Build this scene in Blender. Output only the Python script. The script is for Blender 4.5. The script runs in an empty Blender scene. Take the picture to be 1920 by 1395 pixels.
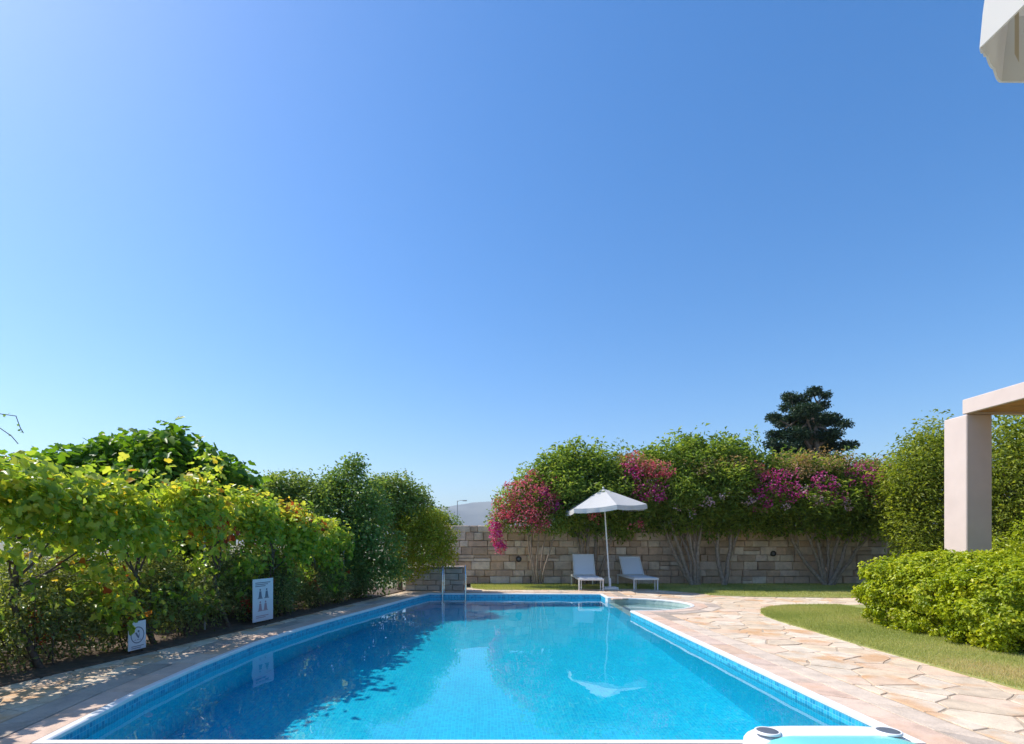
import bpy, bmesh, math, random
import numpy as np
from mathutils import Vector, Matrix
from mathutils.geometry import tessellate_polygon

random.seed(7)
RNG = np.random.default_rng(11)
C = bpy.context.scene.collection
SC = bpy.context.scene
PI = math.pi

# ------------------------------------------------------------------ camera
CAMH, F = 1.25, 978.0
cam_d = bpy.data.cameras.new('camera')
cam = bpy.data.objects.new('camera', cam_d)
C.objects.link(cam)
cam.location = (0, 0, CAMH)
cam.rotation_euler = (math.radians(90), 0, 0)
cam_d.sensor_width = 36
cam_d.lens = F / 1920 * 36
cam_d.shift_x = 60 / 1920
cam_d.shift_y = 320.5 / 1920
cam_d.clip_start = 0.05
cam_d.clip_end = 20000
SC.camera = cam

# ------------------------------------------------------------------ sky, sun, exposure
SUN = Vector((-0.745, 0.25, 1.0)).normalized()
SUN_EL = math.asin(SUN.z)
SUN_AZ = math.atan2(SUN.x, SUN.y)
world = bpy.data.worlds.new('World')
SC.world = world
world.use_nodes = True
wn = world.node_tree
sky = wn.nodes.new('ShaderNodeTexSky')
sky.sky_type = 'NISHITA'
sky.sun_disc = False
sky.sun_elevation = SUN_EL
sky.sun_rotation = SUN_AZ
sky.altitude = 0
sky.air_density = 1.1
sky.dust_density = 0.75
sky.ozone_density = 3.0
bg = wn.nodes['Background']
bg.inputs['Strength'].default_value = 0.092
hs = wn.nodes.new('ShaderNodeHueSaturation')
hs.inputs['Saturation'].default_value = 1.38
hs.inputs['Hue'].default_value = 0.504
wn.links.new(sky.outputs[0], hs.inputs['Color'])
wn.links.new(hs.outputs[0], bg.inputs['Color'])

sun_d = bpy.data.lights.new('sun', 'SUN')
sun_d.energy = 2.65
sun_d.angle = math.radians(0.5)
sun_d.color = (1.0, 0.95, 0.87)
sun_d.cycles.is_caustics_light = True
sun = bpy.data.objects.new('sun', sun_d)
C.objects.link(sun)
sun.location = (-20, 8, 30)
sun.rotation_euler = (-SUN).to_track_quat('-Z', 'Y').to_euler()

SC.view_settings.view_transform = 'Standard'
SC.view_settings.look = 'None'
SC.view_settings.exposure = 1.12
SC.view_settings.gamma = 1
SC.view_settings.use_curve_mapping = False
SC.render.engine = 'CYCLES'
SC.cycles.use_denoising = True
SC.cycles.caustics_reflective = False
SC.cycles.max_bounces = 10
SC.cycles.diffuse_bounces = 4
SC.cycles.transmission_bounces = 8
SC.cycles.transparent_max_bounces = 12
SC.cycles.sample_clamp_indirect = 6

# ------------------------------------------------------------------ helpers: pixels to points
def P(px, py, Y):
    return Vector(((px - 900) / F * Y, Y, CAMH - (py - 1018) / F * Y))

def G(px, py, z=0.0):
    Y = F * (CAMH - z) / (py - 1018)
    return Vector(((px - 900) / F * Y, Y, z))

# ------------------------------------------------------------------ helpers: materials
def nt_new(name):
    m = bpy.data.materials.new(name)
    m.use_nodes = True
    t = m.node_tree
    for n in list(t.nodes):
        t.nodes.remove(n)
    out = t.nodes.new('ShaderNodeOutputMaterial')
    return m, t, out

def N(t, kind, **kw):
    n = t.nodes.new(kind)
    for k, v in kw.items():
        if k.startswith('i_'):
            key = k[2:].replace('_', ' ')
            n.inputs[key].default_value = v
        else:
            setattr(n, k, v)
    return n

def ramp(t, stops, interp='LINEAR'):
    r = t.nodes.new('ShaderNodeValToRGB')
    r.color_ramp.interpolation = interp
    e = r.color_ramp.elements
    while len(e) > 1:
        e.remove(e[-1])
    e[0].position = stops[0][0]
    e[0].color = (*stops[0][1], 1)
    for p, c in stops[1:]:
        x = e.new(p)
        x.color = (*c, 1)
    return r

def mix(t, a, b, fac, mode='MIX'):
    n = t.nodes.new('ShaderNodeMix')
    n.data_type = 'RGBA'
    n.blend_type = mode
    L = t.links
    for sock, v in ((n.inputs[0], fac), (n.inputs[6], a), (n.inputs[7], b)):
        if isinstance(v, (int, float)):
            sock.default_value = v
        elif isinstance(v, tuple):
            sock.default_value = (*v, 1)
        else:
            L.new(v, sock)
    return n.outputs[2]

def simple(name, col, rough=0.6, metal=0.0, noise=0.0, scale=8.0, bump=0.0, bscale=60.0, spec=0.5):
    m, t, out = nt_new(name)
    p = N(t, 'ShaderNodeBsdfPrincipled', i_Roughness=rough, i_Metallic=metal)
    p.inputs['Specular IOR Level'].default_value = spec
    L = t.links
    tc = N(t, 'ShaderNodeTexCoord')
    if noise > 0:
        nz = N(t, 'ShaderNodeTexNoise', i_Scale=scale, i_Detail=6.0, i_Roughness=0.6)
        L.new(tc.outputs['Object'], nz.inputs['Vector'])
        lo = tuple(c * (1 - noise) for c in col)
        hi = tuple(min(1, c * (1 + noise)) for c in col)
        r = ramp(t, [(0.3, lo), (0.7, hi)])
        L.new(nz.outputs['Fac'], r.inputs['Fac'])
        L.new(r.outputs['Color'], p.inputs['Base Color'])
    else:
        p.inputs['Base Color'].default_value = (*col, 1)
    if bump > 0:
        nb = N(t, 'ShaderNodeTexNoise', i_Scale=bscale, i_Detail=5.0)
        L.new(tc.outputs['Object'], nb.inputs['Vector'])
        b = N(t, 'ShaderNodeBump', i_Strength=bump, i_Distance=0.01)
        L.new(nb.outputs['Fac'], b.inputs['Height'])
        L.new(b.outputs['Normal'], p.inputs['Normal'])
    L.new(p.outputs[0], out.inputs['Surface'])
    return m

def leaf_mat(name, stops, trans=0.4, rough=0.45, tcol=(1.25, 1.25, 0.55), spec=0.35, tmul=1.0):
    """leaf colour from the per-leaf 'rnd' value; part of the light passes through the blade"""
    m, t, out = nt_new(name)
    L = t.links
    a = N(t, 'ShaderNodeAttribute', attribute_name='rnd')
    r = ramp(t, stops)
    L.new(a.outputs['Fac'], r.inputs['Fac'])
    p = N(t, 'ShaderNodeBsdfPrincipled', i_Roughness=rough)
    p.inputs['Specular IOR Level'].default_value = spec
    L.new(r.outputs['Color'], p.inputs['Base Color'])
    tr = N(t, 'ShaderNodeBsdfTranslucent')
    tm = mix(t, r.outputs['Color'], tuple(c * tmul for c in tcol), 1.0, 'MULTIPLY')
    L.new(tm, tr.inputs['Color'])
    mx = N(t, 'ShaderNodeMixShader')
    mx.inputs['Fac'].default_value = trans
    L.new(p.outputs[0], mx.inputs[1])
    L.new(tr.outputs[0], mx.inputs[2])
    L.new(mx.outputs[0], out.inputs['Surface'])
    return m

def stone_mat(name, palette, stain=None, stain_amt=0.5, rough=0.75, bump=0.35, nscale=5.0):
    """each piece takes its own colour from the palette; veins, stains and grain on top"""
    m, t, out = nt_new(name)
    L = t.links
    oi = N(t, 'ShaderNodeObjectInfo')
    k = len(palette)
    r = ramp(t, [(i / k, c) for i, c in enumerate(palette)], 'CONSTANT')
    L.new(oi.outputs['Random'], r.inputs['Fac'])
    tc = N(t, 'ShaderNodeTexCoord')
    geo = N(t, 'ShaderNodeNewGeometry')
    nz = N(t, 'ShaderNodeTexNoise', i_Scale=nscale, i_Detail=8.0, i_Roughness=0.65)
    L.new(geo.outputs['Position'], nz.inputs['Vector'])
    v = ramp(t, [(0.3, (0.72, 0.72, 0.72)), (0.55, (1, 1, 1)), (0.75, (1.12, 1.1, 1.06))])
    L.new(nz.outputs['Fac'], v.inputs['Fac'])
    col = mix(t, r.outputs['Color'], v.outputs['Color'], 1.0, 'MULTIPLY')
    if stain:
        n2 = N(t, 'ShaderNodeTexNoise', i_Scale=1.7, i_Detail=5.0, i_Roughness=0.6)
        L.new(geo.outputs['Position'], n2.inputs['Vector'])
        s = ramp(t, [(0.52, (0, 0, 0)), (0.63, (stain_amt,) * 3)])
        L.new(n2.outputs['Fac'], s.inputs['Fac'])
        col = mix(t, col, stain, s.outputs['Color'])
    n3 = N(t, 'ShaderNodeTexNoise', i_Scale=90.0, i_Detail=4.0)
    L.new(geo.outputs['Position'], n3.inputs['Vector'])
    g = ramp(t, [(0.25, (0.85, 0.85, 0.85)), (0.7, (1.06, 1.06, 1.06))])
    L.new(n3.outputs['Fac'], g.inputs['Fac'])
    col = mix(t, col, g.outputs['Color'], 1.0, 'MULTIPLY')
    p = N(t, 'ShaderNodeBsdfPrincipled', i_Roughness=rough)
    p.inputs['Specular IOR Level'].default_value = 0.3
    L.new(col, p.inputs['Base Color'])
    b = N(t, 'ShaderNodeBump', i_Strength=bump, i_Distance=0.012)
    n4 = N(t, 'ShaderNodeTexNoise', i_Scale=22.0, i_Detail=8.0, i_Roughness=0.7)
    L.new(geo.outputs['Position'], n4.inputs['Vector'])
    L.new(n4.outputs['Fac'], b.inputs['Height'])
    L.new(b.outputs['Normal'], p.inputs['Normal'])
    L.new(p.outputs[0], out.inputs['Surface'])
    return m

def mosaic_mat(name, c1, c2, grout, tile=0.035):
    m, t, out = nt_new(name)
    L = t.links
    uv = N(t, 'ShaderNodeUVMap')
    br = N(t, 'ShaderNodeTexBrick')
    br.offset = 0.0
    br.squash = 1.0
    br.inputs['Scale'].default_value = 1.0
    br.inputs['Brick Width'].default_value = tile
    br.inputs['Row Height'].default_value = tile
    br.inputs['Mortar Size'].default_value = 0.0022
    br.inputs['Mortar Smooth'].default_value = 0.1
    br.inputs['Color1'].default_value = (*c1, 1)
    br.inputs['Color2'].default_value = (*c2, 1)
    br.inputs['Mortar'].default_value = (*grout, 1)
    L.new(uv.outputs[0], br.inputs['Vector'])
    nz = N(t, 'ShaderNodeTexNoise', i_Scale=1.4, i_Detail=3.0)
    L.new(uv.outputs[0], nz.inputs['Vector'])
    v = ramp(t, [(0.3, (0.93, 0.95, 0.96)), (0.7, (1.04, 1.03, 1.02))])
    L.new(nz.outputs['Fac'], v.inputs['Fac'])
    col = mix(t, br.outputs['Color'], v.outputs['Color'], 1.0, 'MULTIPLY')
    p = N(t, 'ShaderNodeBsdfPrincipled', i_Roughness=0.25)
    L.new(col, p.inputs['Base Color'])
    b = N(t, 'ShaderNodeBump', i_Strength=0.3, i_Distance=0.002)
    b.invert = True
    L.new(br.outputs['Fac'], b.inputs['Height'])
    L.new(b.outputs['Normal'], p.inputs['Normal'])
    L.new(p.outputs[0], out.inputs['Surface'])
    return m

def water_mat():
    m, t, out = nt_new('pool water')
    L = t.links
    tc = N(t, 'ShaderNodeTexCoord')
    n1 = N(t, 'ShaderNodeTexNoise', i_Scale=2.2, i_Detail=2.0, i_Roughness=0.5)
    L.new(tc.outputs['Object'], n1.inputs['Vector'])
    b = N(t, 'ShaderNodeBump', i_Strength=0.06, i_Distance=0.02)
    L.new(n1.outputs['Fac'], b.inputs['Height'])
    fr = N(t, 'ShaderNodeFresnel')
    fr.inputs['IOR'].default_value = 1.333
    rf = N(t, 'ShaderNodeBsdfRefraction')
    rf.inputs['Color'].default_value = (0.86, 0.985, 1.0, 1)
    rf.inputs['Roughness'].default_value = 0.0
    rf.inputs['IOR'].default_value = 1.333
    gl = N(t, 'ShaderNodeBsdfGlossy')
    gl.inputs['Roughness'].default_value = 0.0
    gl.inputs['Color'].default_value = (1, 1, 1, 1)
    L.new(b.outputs['Normal'], gl.inputs['Normal'])
    mx = N(t, 'ShaderNodeMixShader')
    L.new(fr.outputs[0], mx.inputs['Fac'])
    L.new(rf.outputs[0], mx.inputs[1])
    L.new(gl.outputs[0], mx.inputs[2])
    L.new(mx.outputs[0], out.inputs['Surface'])
    return m

# ------------------------------------------------------------------ helpers: meshes and objects
def props(o, label=None, cat=None, group=None, kind=None):
    if label: o['label'] = label
    if cat: o['category'] = cat
    if group: o['group'] = group
    if kind: o['kind'] = kind
    return o

def root(name, label, cat, loc=(0, 0, 0), group=None, kind=None, rotz=0.0):
    o = bpy.data.objects.new(name, None)
    o.empty_display_size = 0.1
    C.objects.link(o)
    o.location = loc
    o.rotation_euler = (0, 0, rotz)
    return props(o, label, cat, group, kind)

def link_mesh(name, me, mat, parent=None, loc=(0, 0, 0), scale=None, rotz=0.0):
    o = bpy.data.objects.new(name, me)
    C.objects.link(o)
    if mat is not None and len(me.materials) == 0:
        me.materials.append(mat)
    if parent is not None:
        o.parent = parent
    o.location = loc
    if scale: o.scale = scale
    if rotz: o.rotation_euler = (0, 0, rotz)
    return o

class MB:
    """collects simple shapes into one mesh"""
    def __init__(self):
        self.v, self.f, self.smooth = [], [], []

    def add(self, vs, fs, smooth=False):
        n = len(self.v)
        self.v.extend([tuple(x) for x in vs])
        for f in fs:
            self.f.append(tuple(i + n for i in f))
            self.smooth.append(smooth)
        return self

    def box(self, lo, hi, M=None):
        x0, y0, z0 = lo
        x1, y1, z1 = hi
        vs = [(x0, y0, z0), (x1, y0, z0), (x1, y1, z0), (x0, y1, z0), (x0, y0, z1), (x1, y0, z1), (x1, y1, z1), (x0, y1, z1)]
        if M is not None:
            vs = [M @ Vector(v) for v in vs]
        return self.add(vs, [(3, 2, 1, 0), (4, 5, 6, 7), (0, 1, 5, 4), (1, 2, 6, 5), (2, 3, 7, 6), (3, 0, 4, 7)])

    def rbox(self, lo, hi, b=0.01, M=None):
        """box with chamfered edges"""
        x0, y0, z0 = lo
        x1, y1, z1 = hi
        cx = [(x0, x1), (y0, y1), (z0, z1)]
        vs, idx = [], {}
        for i in (0, 1):
            for j in (0, 1):
                for k in (0, 1):
                    for ax in range(3):
                        c = [cx[0][i], cx[1][j], cx[2][k]]
                        for a2 in range(3):
                            if a2 != ax:
                                s = (i, j, k)[a2]
                                c[a2] += b if s == 0 else -b
                        idx[(i, j, k, ax)] = len(vs)
                        vs.append(tuple(c))
        fs = []
        for ax in range(3):
            for s in (0, 1):
                a, bb = [q for q in range(3) if q != ax]
                quad = []
                for (p, q) in ((0, 0), (1, 0), (1, 1), (0, 1)):
                    key = [0, 0, 0]
                    key[ax] = s; key[a] = p; key[bb] = q
                    quad.append(idx[(*key, ax)])
                flip = (s == 0) ^ (ax == 1)
                fs.append(tuple(reversed(quad)) if flip else tuple(quad))
        for ax in range(3):
            a, bb = [q for q in range(3) if q != ax]
            for (p, q) in ((0, 0), (1, 0), (1, 1), (0, 1)):
                k0 = [0, 0, 0]; k1 = [0, 0, 0]
                k0[a] = k1[a] = p; k0[bb] = k1[bb] = q
                k0[ax], k1[ax] = 0, 1
                fs.append((idx[(*k0, a)], idx[(*k1, a)], idx[(*k1, bb)], idx[(*k0, bb)]))
        for i in (0, 1):
            for j in (0, 1):
                for k in (0, 1):
                    fs.append(tuple(idx[(i, j, k, ax)] for ax in range(3)))
        if M is not None:
            vs = [M @ Vector(v) for v in vs]
        return self.add(vs, fs)

    def tube(self, pts, radii, seg=8, caps=True, smooth=True):
        pts = [Vector(p) for p in pts]
        if isinstance(radii, (int, float)):
            radii = [radii] * len(pts)
        vs, fs = [], []
        up = None
        for i, p in enumerate(pts):
            d = (pts[min(i + 1, len(pts) - 1)] - pts[max(i - 1, 0)])
            d = d.normalized() if d.length > 1e-9 else Vector((0, 0, 1))
            if up is None:
                up = Vector((1, 0, 0)) if abs(d.x) < 0.8 else Vector((0, 1, 0))
            a = d.cross(up)
            a = a.normalized() if a.length > 1e-6 else d.orthogonal().normalized()
            b = d.cross(a).normalized()
            up = a.cross(d) * -1 if False else up
            for k in range(seg):
                t = 2 * PI * k / seg
                vs.append(p + (a * math.cos(t) + b * math.sin(t)) * radii[i])
        for i in range(len(pts) - 1):
            for k in range(seg):
                k2 = (k + 1) % seg
                fs.append((i * seg + k, i * seg + k2, (i + 1) * seg + k2, (i + 1) * seg + k))
        self.add(vs, fs, smooth)
        if caps:
            n = len(pts) - 1
            self.add([vs[k] for k in range(seg)], [tuple(reversed(range(seg)))])
            self.add([vs[n * seg + k] for k in range(seg)], [tuple(range(seg))])
        return self

    def lathe(self, prof, seg=24, c=(0, 0, 0), smooth=True):
        vs, fs = [], []
        for r, z in prof:
            for k in range(seg):
                t = 2 * PI * k / seg
                vs.append((c[0] + r * math.cos(t), c[1] + r * math.sin(t), c[2] + z))
        for i in range(len(prof) - 1):
            for k in range(seg):
                k2 = (k + 1) % seg
                fs.append((i * seg + k, i * seg + k2, (i + 1) * seg + k2, (i + 1) * seg + k))
        return self.add(vs, fs, smooth)

    def prism(self, poly, z0, z1, bev=0.0):
        """poly: CCW list of (x, y); closed prism with an optional chamfer at the top edge"""
        n = len(poly)
        cx = sum(p[0] for p in poly) / n
        cy = sum(p[1] for p in poly) / n
        vs = [(x, y, z0) for x, y in poly]
        fs = [tuple(reversed(range(n)))]
        if bev > 0:
            vs += [(x, y, z1 - bev) for x, y in poly]
            for x, y in poly:
                d = math.hypot(x - cx, y - cy) + 1e-6
                k = max(0.3, (d - bev * 1.3) / d)
                vs.append((cx + (x - cx) * k, cy + (y - cy) * k, z1))
            for lv in (0, 1):
                for i in range(n):
                    j = (i + 1) % n
                    fs.append((lv * n + i, lv * n + j, (lv + 1) * n + j, (lv + 1) * n + i))
            fs.append(tuple(range(2 * n, 3 * n)))
        else:
            vs += [(x, y, z1) for x, y in poly]
            for i in range(n):
                j = (i + 1) % n
                fs.append((i, j, n + j, n + i))
            fs.append(tuple(range(n, 2 * n)))
        return self.add(vs, fs)

    def mesh(self, name, off=(0, 0, 0)):
        me = bpy.data.meshes.new(name)
        ox, oy, oz = off
        me.from_pydata([(x - ox, y - oy, z - oz) for x, y, z in self.v], [], self.f)
        me.polygons.foreach_set('use_smooth', self.smooth)
        me.update()
        return me

    def build(self, name, mat, parent=None):
        """world coordinates, or the parent's own when the parent is rotated"""
        off = parent_off(parent)
        return link_mesh(name, self.mesh(name, off), mat, parent)

def parent_off(parent):
    o, off = parent, Vector((0, 0, 0))
    if o is not None and o.get('local'):
        return (0, 0, 0)
    while o is not None:
        off += o.location
        o = o.parent
    return off

def holed_sheet(outer, holes, z):
    loops = [[Vector((x, y, 0)) for x, y in outer]] + [[Vector((x, y, 0)) for x, y in h] for h in holes]
    tris = tessellate_polygon(loops)
    vs = [(v.x, v.y, z) for l in loops for v in l]
    fs = []
    for a, b, c in tris:
        ax, ay = vs[a][:2]; bx, by = vs[b][:2]; cx, cy = vs[c][:2]
        cr = (bx - ax) * (cy - ay) - (by - ay) * (cx - ax)
        if abs(cr) < 1e-9: continue
        fs.append((a, b, c) if cr > 0 else (a, c, b))
    return vs, fs

def in_poly(x, y, poly):
    """numpy: which points are inside the polygon"""
    x = np.asarray(x); y = np.asarray(y)
    r = np.zeros(x.shape, bool)
    n = len(poly)
    for i in range(n):
        x0, y0 = poly[i]; x1, y1 = poly[(i + 1) % n]
        c = ((y0 > y) != (y1 > y)) & (x < (x1 - x0) * (y - y0) / (y1 - y0 + 1e-12) + x0)
        r ^= c
    return r

def poly_dist(p, poly):
    """signed distance to polygon outline, negative inside, and the outward half-plane of the nearest edge"""
    best = None
    n = len(poly)
    for i in range(n):
        a = Vector(poly[i]); b = Vector(poly[(i + 1) % n])
        d = b - a
        t = max(0, min(1, (p - a).dot(d) / d.length_squared))
        q = a + d * t
        dist = (p - q).length
        if best is None or dist < best[0]:
            nrm = Vector((d.y, -d.x)).normalized()   # outward for CCW
            best = (dist, q, nrm)
    inside = bool(in_poly(np.array([p.x]), np.array([p.y]), poly)[0])
    return (-best[0] if inside else best[0]), best[1], best[2]

def offset_poly(poly, d):
    """mitred offset of a CCW polygon, outward for d > 0"""
    n = len(poly)
    out = []
    for i in range(n):
        p0 = Vector(poly[i - 1]); p1 = Vector(poly[i]); p2 = Vector(poly[(i + 1) % n])
        e0 = (p1 - p0).normalized(); e1 = (p2 - p1).normalized()
        n0 = Vector((e0.y, -e0.x)); n1 = Vector((e1.y, -e1.x))
        m = (n0 + n1)
        m = m / max(0.3, m.dot(n0))
        out.append(tuple(p1 + m * d))
    return out

def clip(poly, q, nrm, keep):
    """part of a convex polygon with (p - q).nrm * keep >= 0"""
    out = []
    n = len(poly)
    for i in range(n):
        a = poly[i]; b = poly[(i + 1) % n]
        da = ((a[0] - q[0]) * nrm[0] + (a[1] - q[1]) * nrm[1]) * keep
        db = ((b[0] - q[0]) * nrm[0] + (b[1] - q[1]) * nrm[1]) * keep
        if da >= 0: out.append(a)
        if (da >= 0) != (db >= 0):
            t = da / (da - db)
            out.append((a[0] + (b[0] - a[0]) * t, a[1] + (b[1] - a[1]) * t))
    return out

def area(poly):
    return 0.5 * sum(poly[i - 1][0] * poly[i][1] - poly[i][0] * poly[i - 1][1] for i in range(len(poly)))

# ------------------------------------------------------------------ helpers: foliage
LEAF = {
    'oval': ([(0, 0, 0), (0.45, 0.5, 0.16), (1, 0, -0.06), (0.45, -0.5, 0.16)], [(0, 2, 1), (0, 3, 2)]),
    'lobed': ([(0, 0, 0), (-0.12, 0.38, 0.1), (0.3, 0.56, 0.12), (0.42, 0.33, 0.06), (0.78, 0.36, 0.0), (1, 0, -0.16),
               (0.78, -0.36, 0.0), (0.42, -0.33, 0.06), (0.3, -0.56, 0.12), (-0.12, -0.38, 0.1)],
              [(0, 3, 2, 1), (0, 5, 4, 3), (0, 7, 6, 5), (0, 9, 8, 7)]),
    'blade': ([(0, 0.5, 0), (0, -0.5, 0), (1, 0, 0)], [(0, 1, 2)]),
}

def unit(v):
    return v / (np.linalg.norm(v, axis=1, keepdims=True) + 1e-9)

def leaf_mesh(name, pts, nrm, axis, length, width, rnd, shape='oval', curl=1.0):
    """one mesh of many leaf blades; pts, nrm, axis: (n,3); length, width, rnd: (n,)"""
    tv, tf = LEAF[shape]
    tv = np.array(tv, float)
    n = len(pts)
    if shape != 'blade': curl = RNG.uniform(0.3, 2.6, n)
    nrm = unit(nrm)
    axis = unit(axis - nrm * np.sum(axis * nrm, axis=1, keepdims=True))
    side = np.cross(nrm, axis)
    k = len(tv)
    V = (pts[:, None, :] + axis[:, None, :] * (tv[None, :, 0:1] * length[:, None, None])
         + side[:, None, :] * (tv[None, :, 1:2] * width[:, None, None])
         + nrm[:, None, :] * (tv[None, :, 2:3] * (length * curl)[:, None, None])).reshape(-1, 3)
    sizes = np.array([len(f) for f in tf])
    flat = np.array([i for f in tf for i in f])
    loops = (np.arange(n)[:, None] * k + flat[None, :]).ravel()
    totals = np.tile(sizes, n)
    starts = np.concatenate([[0], np.cumsum(totals)[:-1]])
    me = bpy.data.meshes.new(name)
    me.vertices.add(n * k)
    me.vertices.foreach_set('co', V.ravel().astype(np.float32))
    me.loops.add(len(loops))
    me.loops.foreach_set('vertex_index', loops.astype(np.int32))
    me.polygons.add(len(totals))
    me.polygons.foreach_set('loop_start', starts.astype(np.int32))
    me.polygons.foreach_set('loop_total', totals.astype(np.int32))
    at = me.attributes.new('rnd', 'FLOAT', 'POINT')
    at.data.foreach_set('value', np.repeat(rnd, k).astype(np.float32))
    me.update(calc_edges=True)
    return me

def rdir(n):
    return unit(RNG.normal(size=(n, 3)))

def crown(blobs, clusters, per, cr, shell=0.75, zmin=0.03, up=0.45, squash=1.0):
    """points of leaves gathered in sprigs through the volume of some ellipsoids (denser near the skin)"""
    B = np.array(blobs, float)
    w = (B[:, 3] * B[:, 4] + B[:, 4] * B[:, 5] + B[:, 3] * B[:, 5])
    w = w / w.sum()
    bi = RNG.choice(len(B), clusters, p=w)
    d = rdir(clusters)
    u = RNG.random(clusters)
    r = np.where(u < shell, RNG.uniform(0.82, 1.04, clusters), RNG.uniform(0.25, 0.85, clusters))
    c = B[bi, :3] + d * B[bi, 3:6] * r[:, None]
    outw = unit(d / B[bi, 3:6])
    ctint = RNG.random(clusters)
    ci = np.repeat(np.arange(clusters), per)
    n = len(ci)
    loc = np.clip(RNG.normal(size=(n, 3)), -1.7, 1.7) * cr
    loc[:, 2] *= squash
    p = c[ci] + loc
    nr = unit(outw[ci] * 0.55 + np.array([0, 0, up]) + rdir(n) * 0.75)
    ax = unit(outw[ci] * 0.6 + unit(loc) * 0.6 + rdir(n) * 0.5)
    t = np.clip(0.55 * ctint[ci] + 0.45 * RNG.random(n), 0, 1)
    ok = p[:, 2] > zmin
    return p[ok], nr[ok], ax[ok], t[ok]

def fuzz(blobs, k, seed, rel=0.4, tall=1.0):
    """extra small lumps on the upper skin of each lump, for an uneven outline"""
    q = random.Random(seed)
    out = list(blobs)
    for (x, y, z, a, b, c) in blobs:
        for _ in range(k):
            d = Vector((q.uniform(-1, 1), q.uniform(-1, 1), q.uniform(-0.15, 1))).normalized()
            s_ = rel * q.uniform(0.6, 1.3)
            out.append((x + d.x * a * 0.95, y + d.y * b * 0.95, z + d.z * c * 1.05, a * s_, b * s_, c * s_ * tall))
    return out

def leaves(name, mat, parent, blobs, clusters, per, cr, L, W, shape='oval', shell=0.75, up=0.45, var=0.3, keep=None, tint=None,
           droop=0.0, squash=1.0, zmin=0.03, label=None):
    p, n, a, t = crown(blobs, clusters, per, cr, shell, zmin, up, squash)
    if keep is not None:
        k = keep(p)
        p, n, a, t = p[k], n[k], a[k], t[k]
    if tint is not None:
        t = np.clip(tint(p, t), 0, 1)
    if droop:
        a = unit(a + np.array([0, 0, -droop]))
    s = RNG.uniform(1 - var, 1 + var, len(p))
    off = np.array(parent_off(parent))
    me = leaf_mesh(name, p - off, n, a, L * s, W * s, t, shape)
    o = link_mesh(name, me, mat, parent)
    if label: o['label'] = label
    if name in ('blossom', 'seed_heads', 'petals', 'hanging_shoots'): o['kind'] = 'stuff'
    return o

def limb(mb, a, b, r0, r1, bend=0.12, n=5, seg=6):
    a, b = Vector(a), Vector(b)
    L = (b - a).length
    pts, rad = [], []
    w = Vector((random.uniform(-1, 1), random.uniform(-1, 1), random.uniform(-0.3, 0.6))) * bend * L
    for i in range(n + 1):
        t = i / n
        pts.append(a.lerp(b, t) + w * math.sin(PI * t) + Vector((random.uniform(-1, 1), random.uniform(-1, 1), 0)) * 0.015 * L * (0 < i < n))
        rad.append(r0 + (r1 - r0) * t)
    mb.tube(pts, rad, seg=seg)
    return pts

# ------------------------------------------------------------------ materials
M = {}
M['mosaic'] = mosaic_mat('pool mosaic', (0.004, 0.56, 0.86), (0.01, 0.74, 0.95), (0.06, 0.8, 0.97))
M['line_mosaic'] = mosaic_mat('waterline mosaic', (0.015, 0.26, 0.46), (0.05, 0.52, 0.72), (0.2, 0.6, 0.72))
M['kids_mosaic'] = mosaic_mat('pale mosaic', (0.42, 0.56, 0.52), (0.5, 0.62, 0.57), (0.6, 0.66, 0.6))
M['water'] = water_mat()
M['nosing'] = simple('white glazed edge tile', (0.82, 0.82, 0.8), 0.35, noise=0.06, scale=6)
M['flag'] = stone_mat('cream flagstone', [(0.72, 0.56, 0.39), (0.76, 0.62, 0.46), (0.68, 0.54, 0.39), (0.76, 0.57, 0.42), (0.78, 0.65, 0.5), (0.7, 0.58, 0.44), (0.73, 0.53, 0.37)],
                      stain=(0.62, 0.33, 0.14), stain_amt=0.7)
M['coping'] = stone_mat('peach coping stone', [(0.66, 0.47, 0.34), (0.7, 0.5, 0.38), (0.66, 0.5, 0.4), (0.72, 0.55, 0.43)], stain=(0.62, 0.36, 0.2), stain_amt=0.4)
M['grit'] = stone_mat('grey brown grit stone', [(0.44, 0.36, 0.29), (0.66, 0.54, 0.43), (0.52, 0.43, 0.35), (0.7, 0.57, 0.45), (0.47, 0.38, 0.31)], rough=0.9, bump=0.8)
M['mortar'] = simple('mortar', (0.48, 0.375, 0.27), 0.95, noise=0.25, scale=9, bump=0.4)
M['wall_stone'] = stone_mat('buff wall stone', [(0.68, 0.49, 0.35), (0.77, 0.6, 0.45), (0.62, 0.45, 0.33), (0.82, 0.66, 0.52), (0.7, 0.48, 0.34), (0.54, 0.38, 0.27), (0.78, 0.6, 0.47)],
                            stain=(0.4, 0.29, 0.23), stain_amt=0.5, bump=0.7)
M['wall_mortar'] = simple('dark wall mortar', (0.34, 0.26, 0.2), 0.95, noise=0.3, scale=12, bump=0.5)
M['low_wall_stone'] = stone_mat('grey low wall stone', [(0.56, 0.51, 0.45), (0.62, 0.56, 0.5), (0.52, 0.44, 0.37), (0.6, 0.5, 0.41), (0.55, 0.42, 0.33)], bump=0.7)
M['soil'] = simple('garden soil', (0.11, 0.075, 0.05), 0.95, noise=0.4, scale=10, bump=0.6, bscale=30)
M['lawn'] = simple('lawn ground', (0.32, 0.33, 0.11), 0.95, noise=0.3, scale=6)
M['field'] = simple('dry field', (0.2, 0.18, 0.1), 0.95, noise=0.3, scale=0.05)
M['hill'] = simple('dry scrub hillside', (0.17, 0.15, 0.11), 1.0, noise=0.5, scale=0.004)
M['stucco'] = simple('cream stucco', (0.68, 0.55, 0.485), 0.85, noise=0.06, scale=2.2, bump=0.3, bscale=90)
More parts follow.
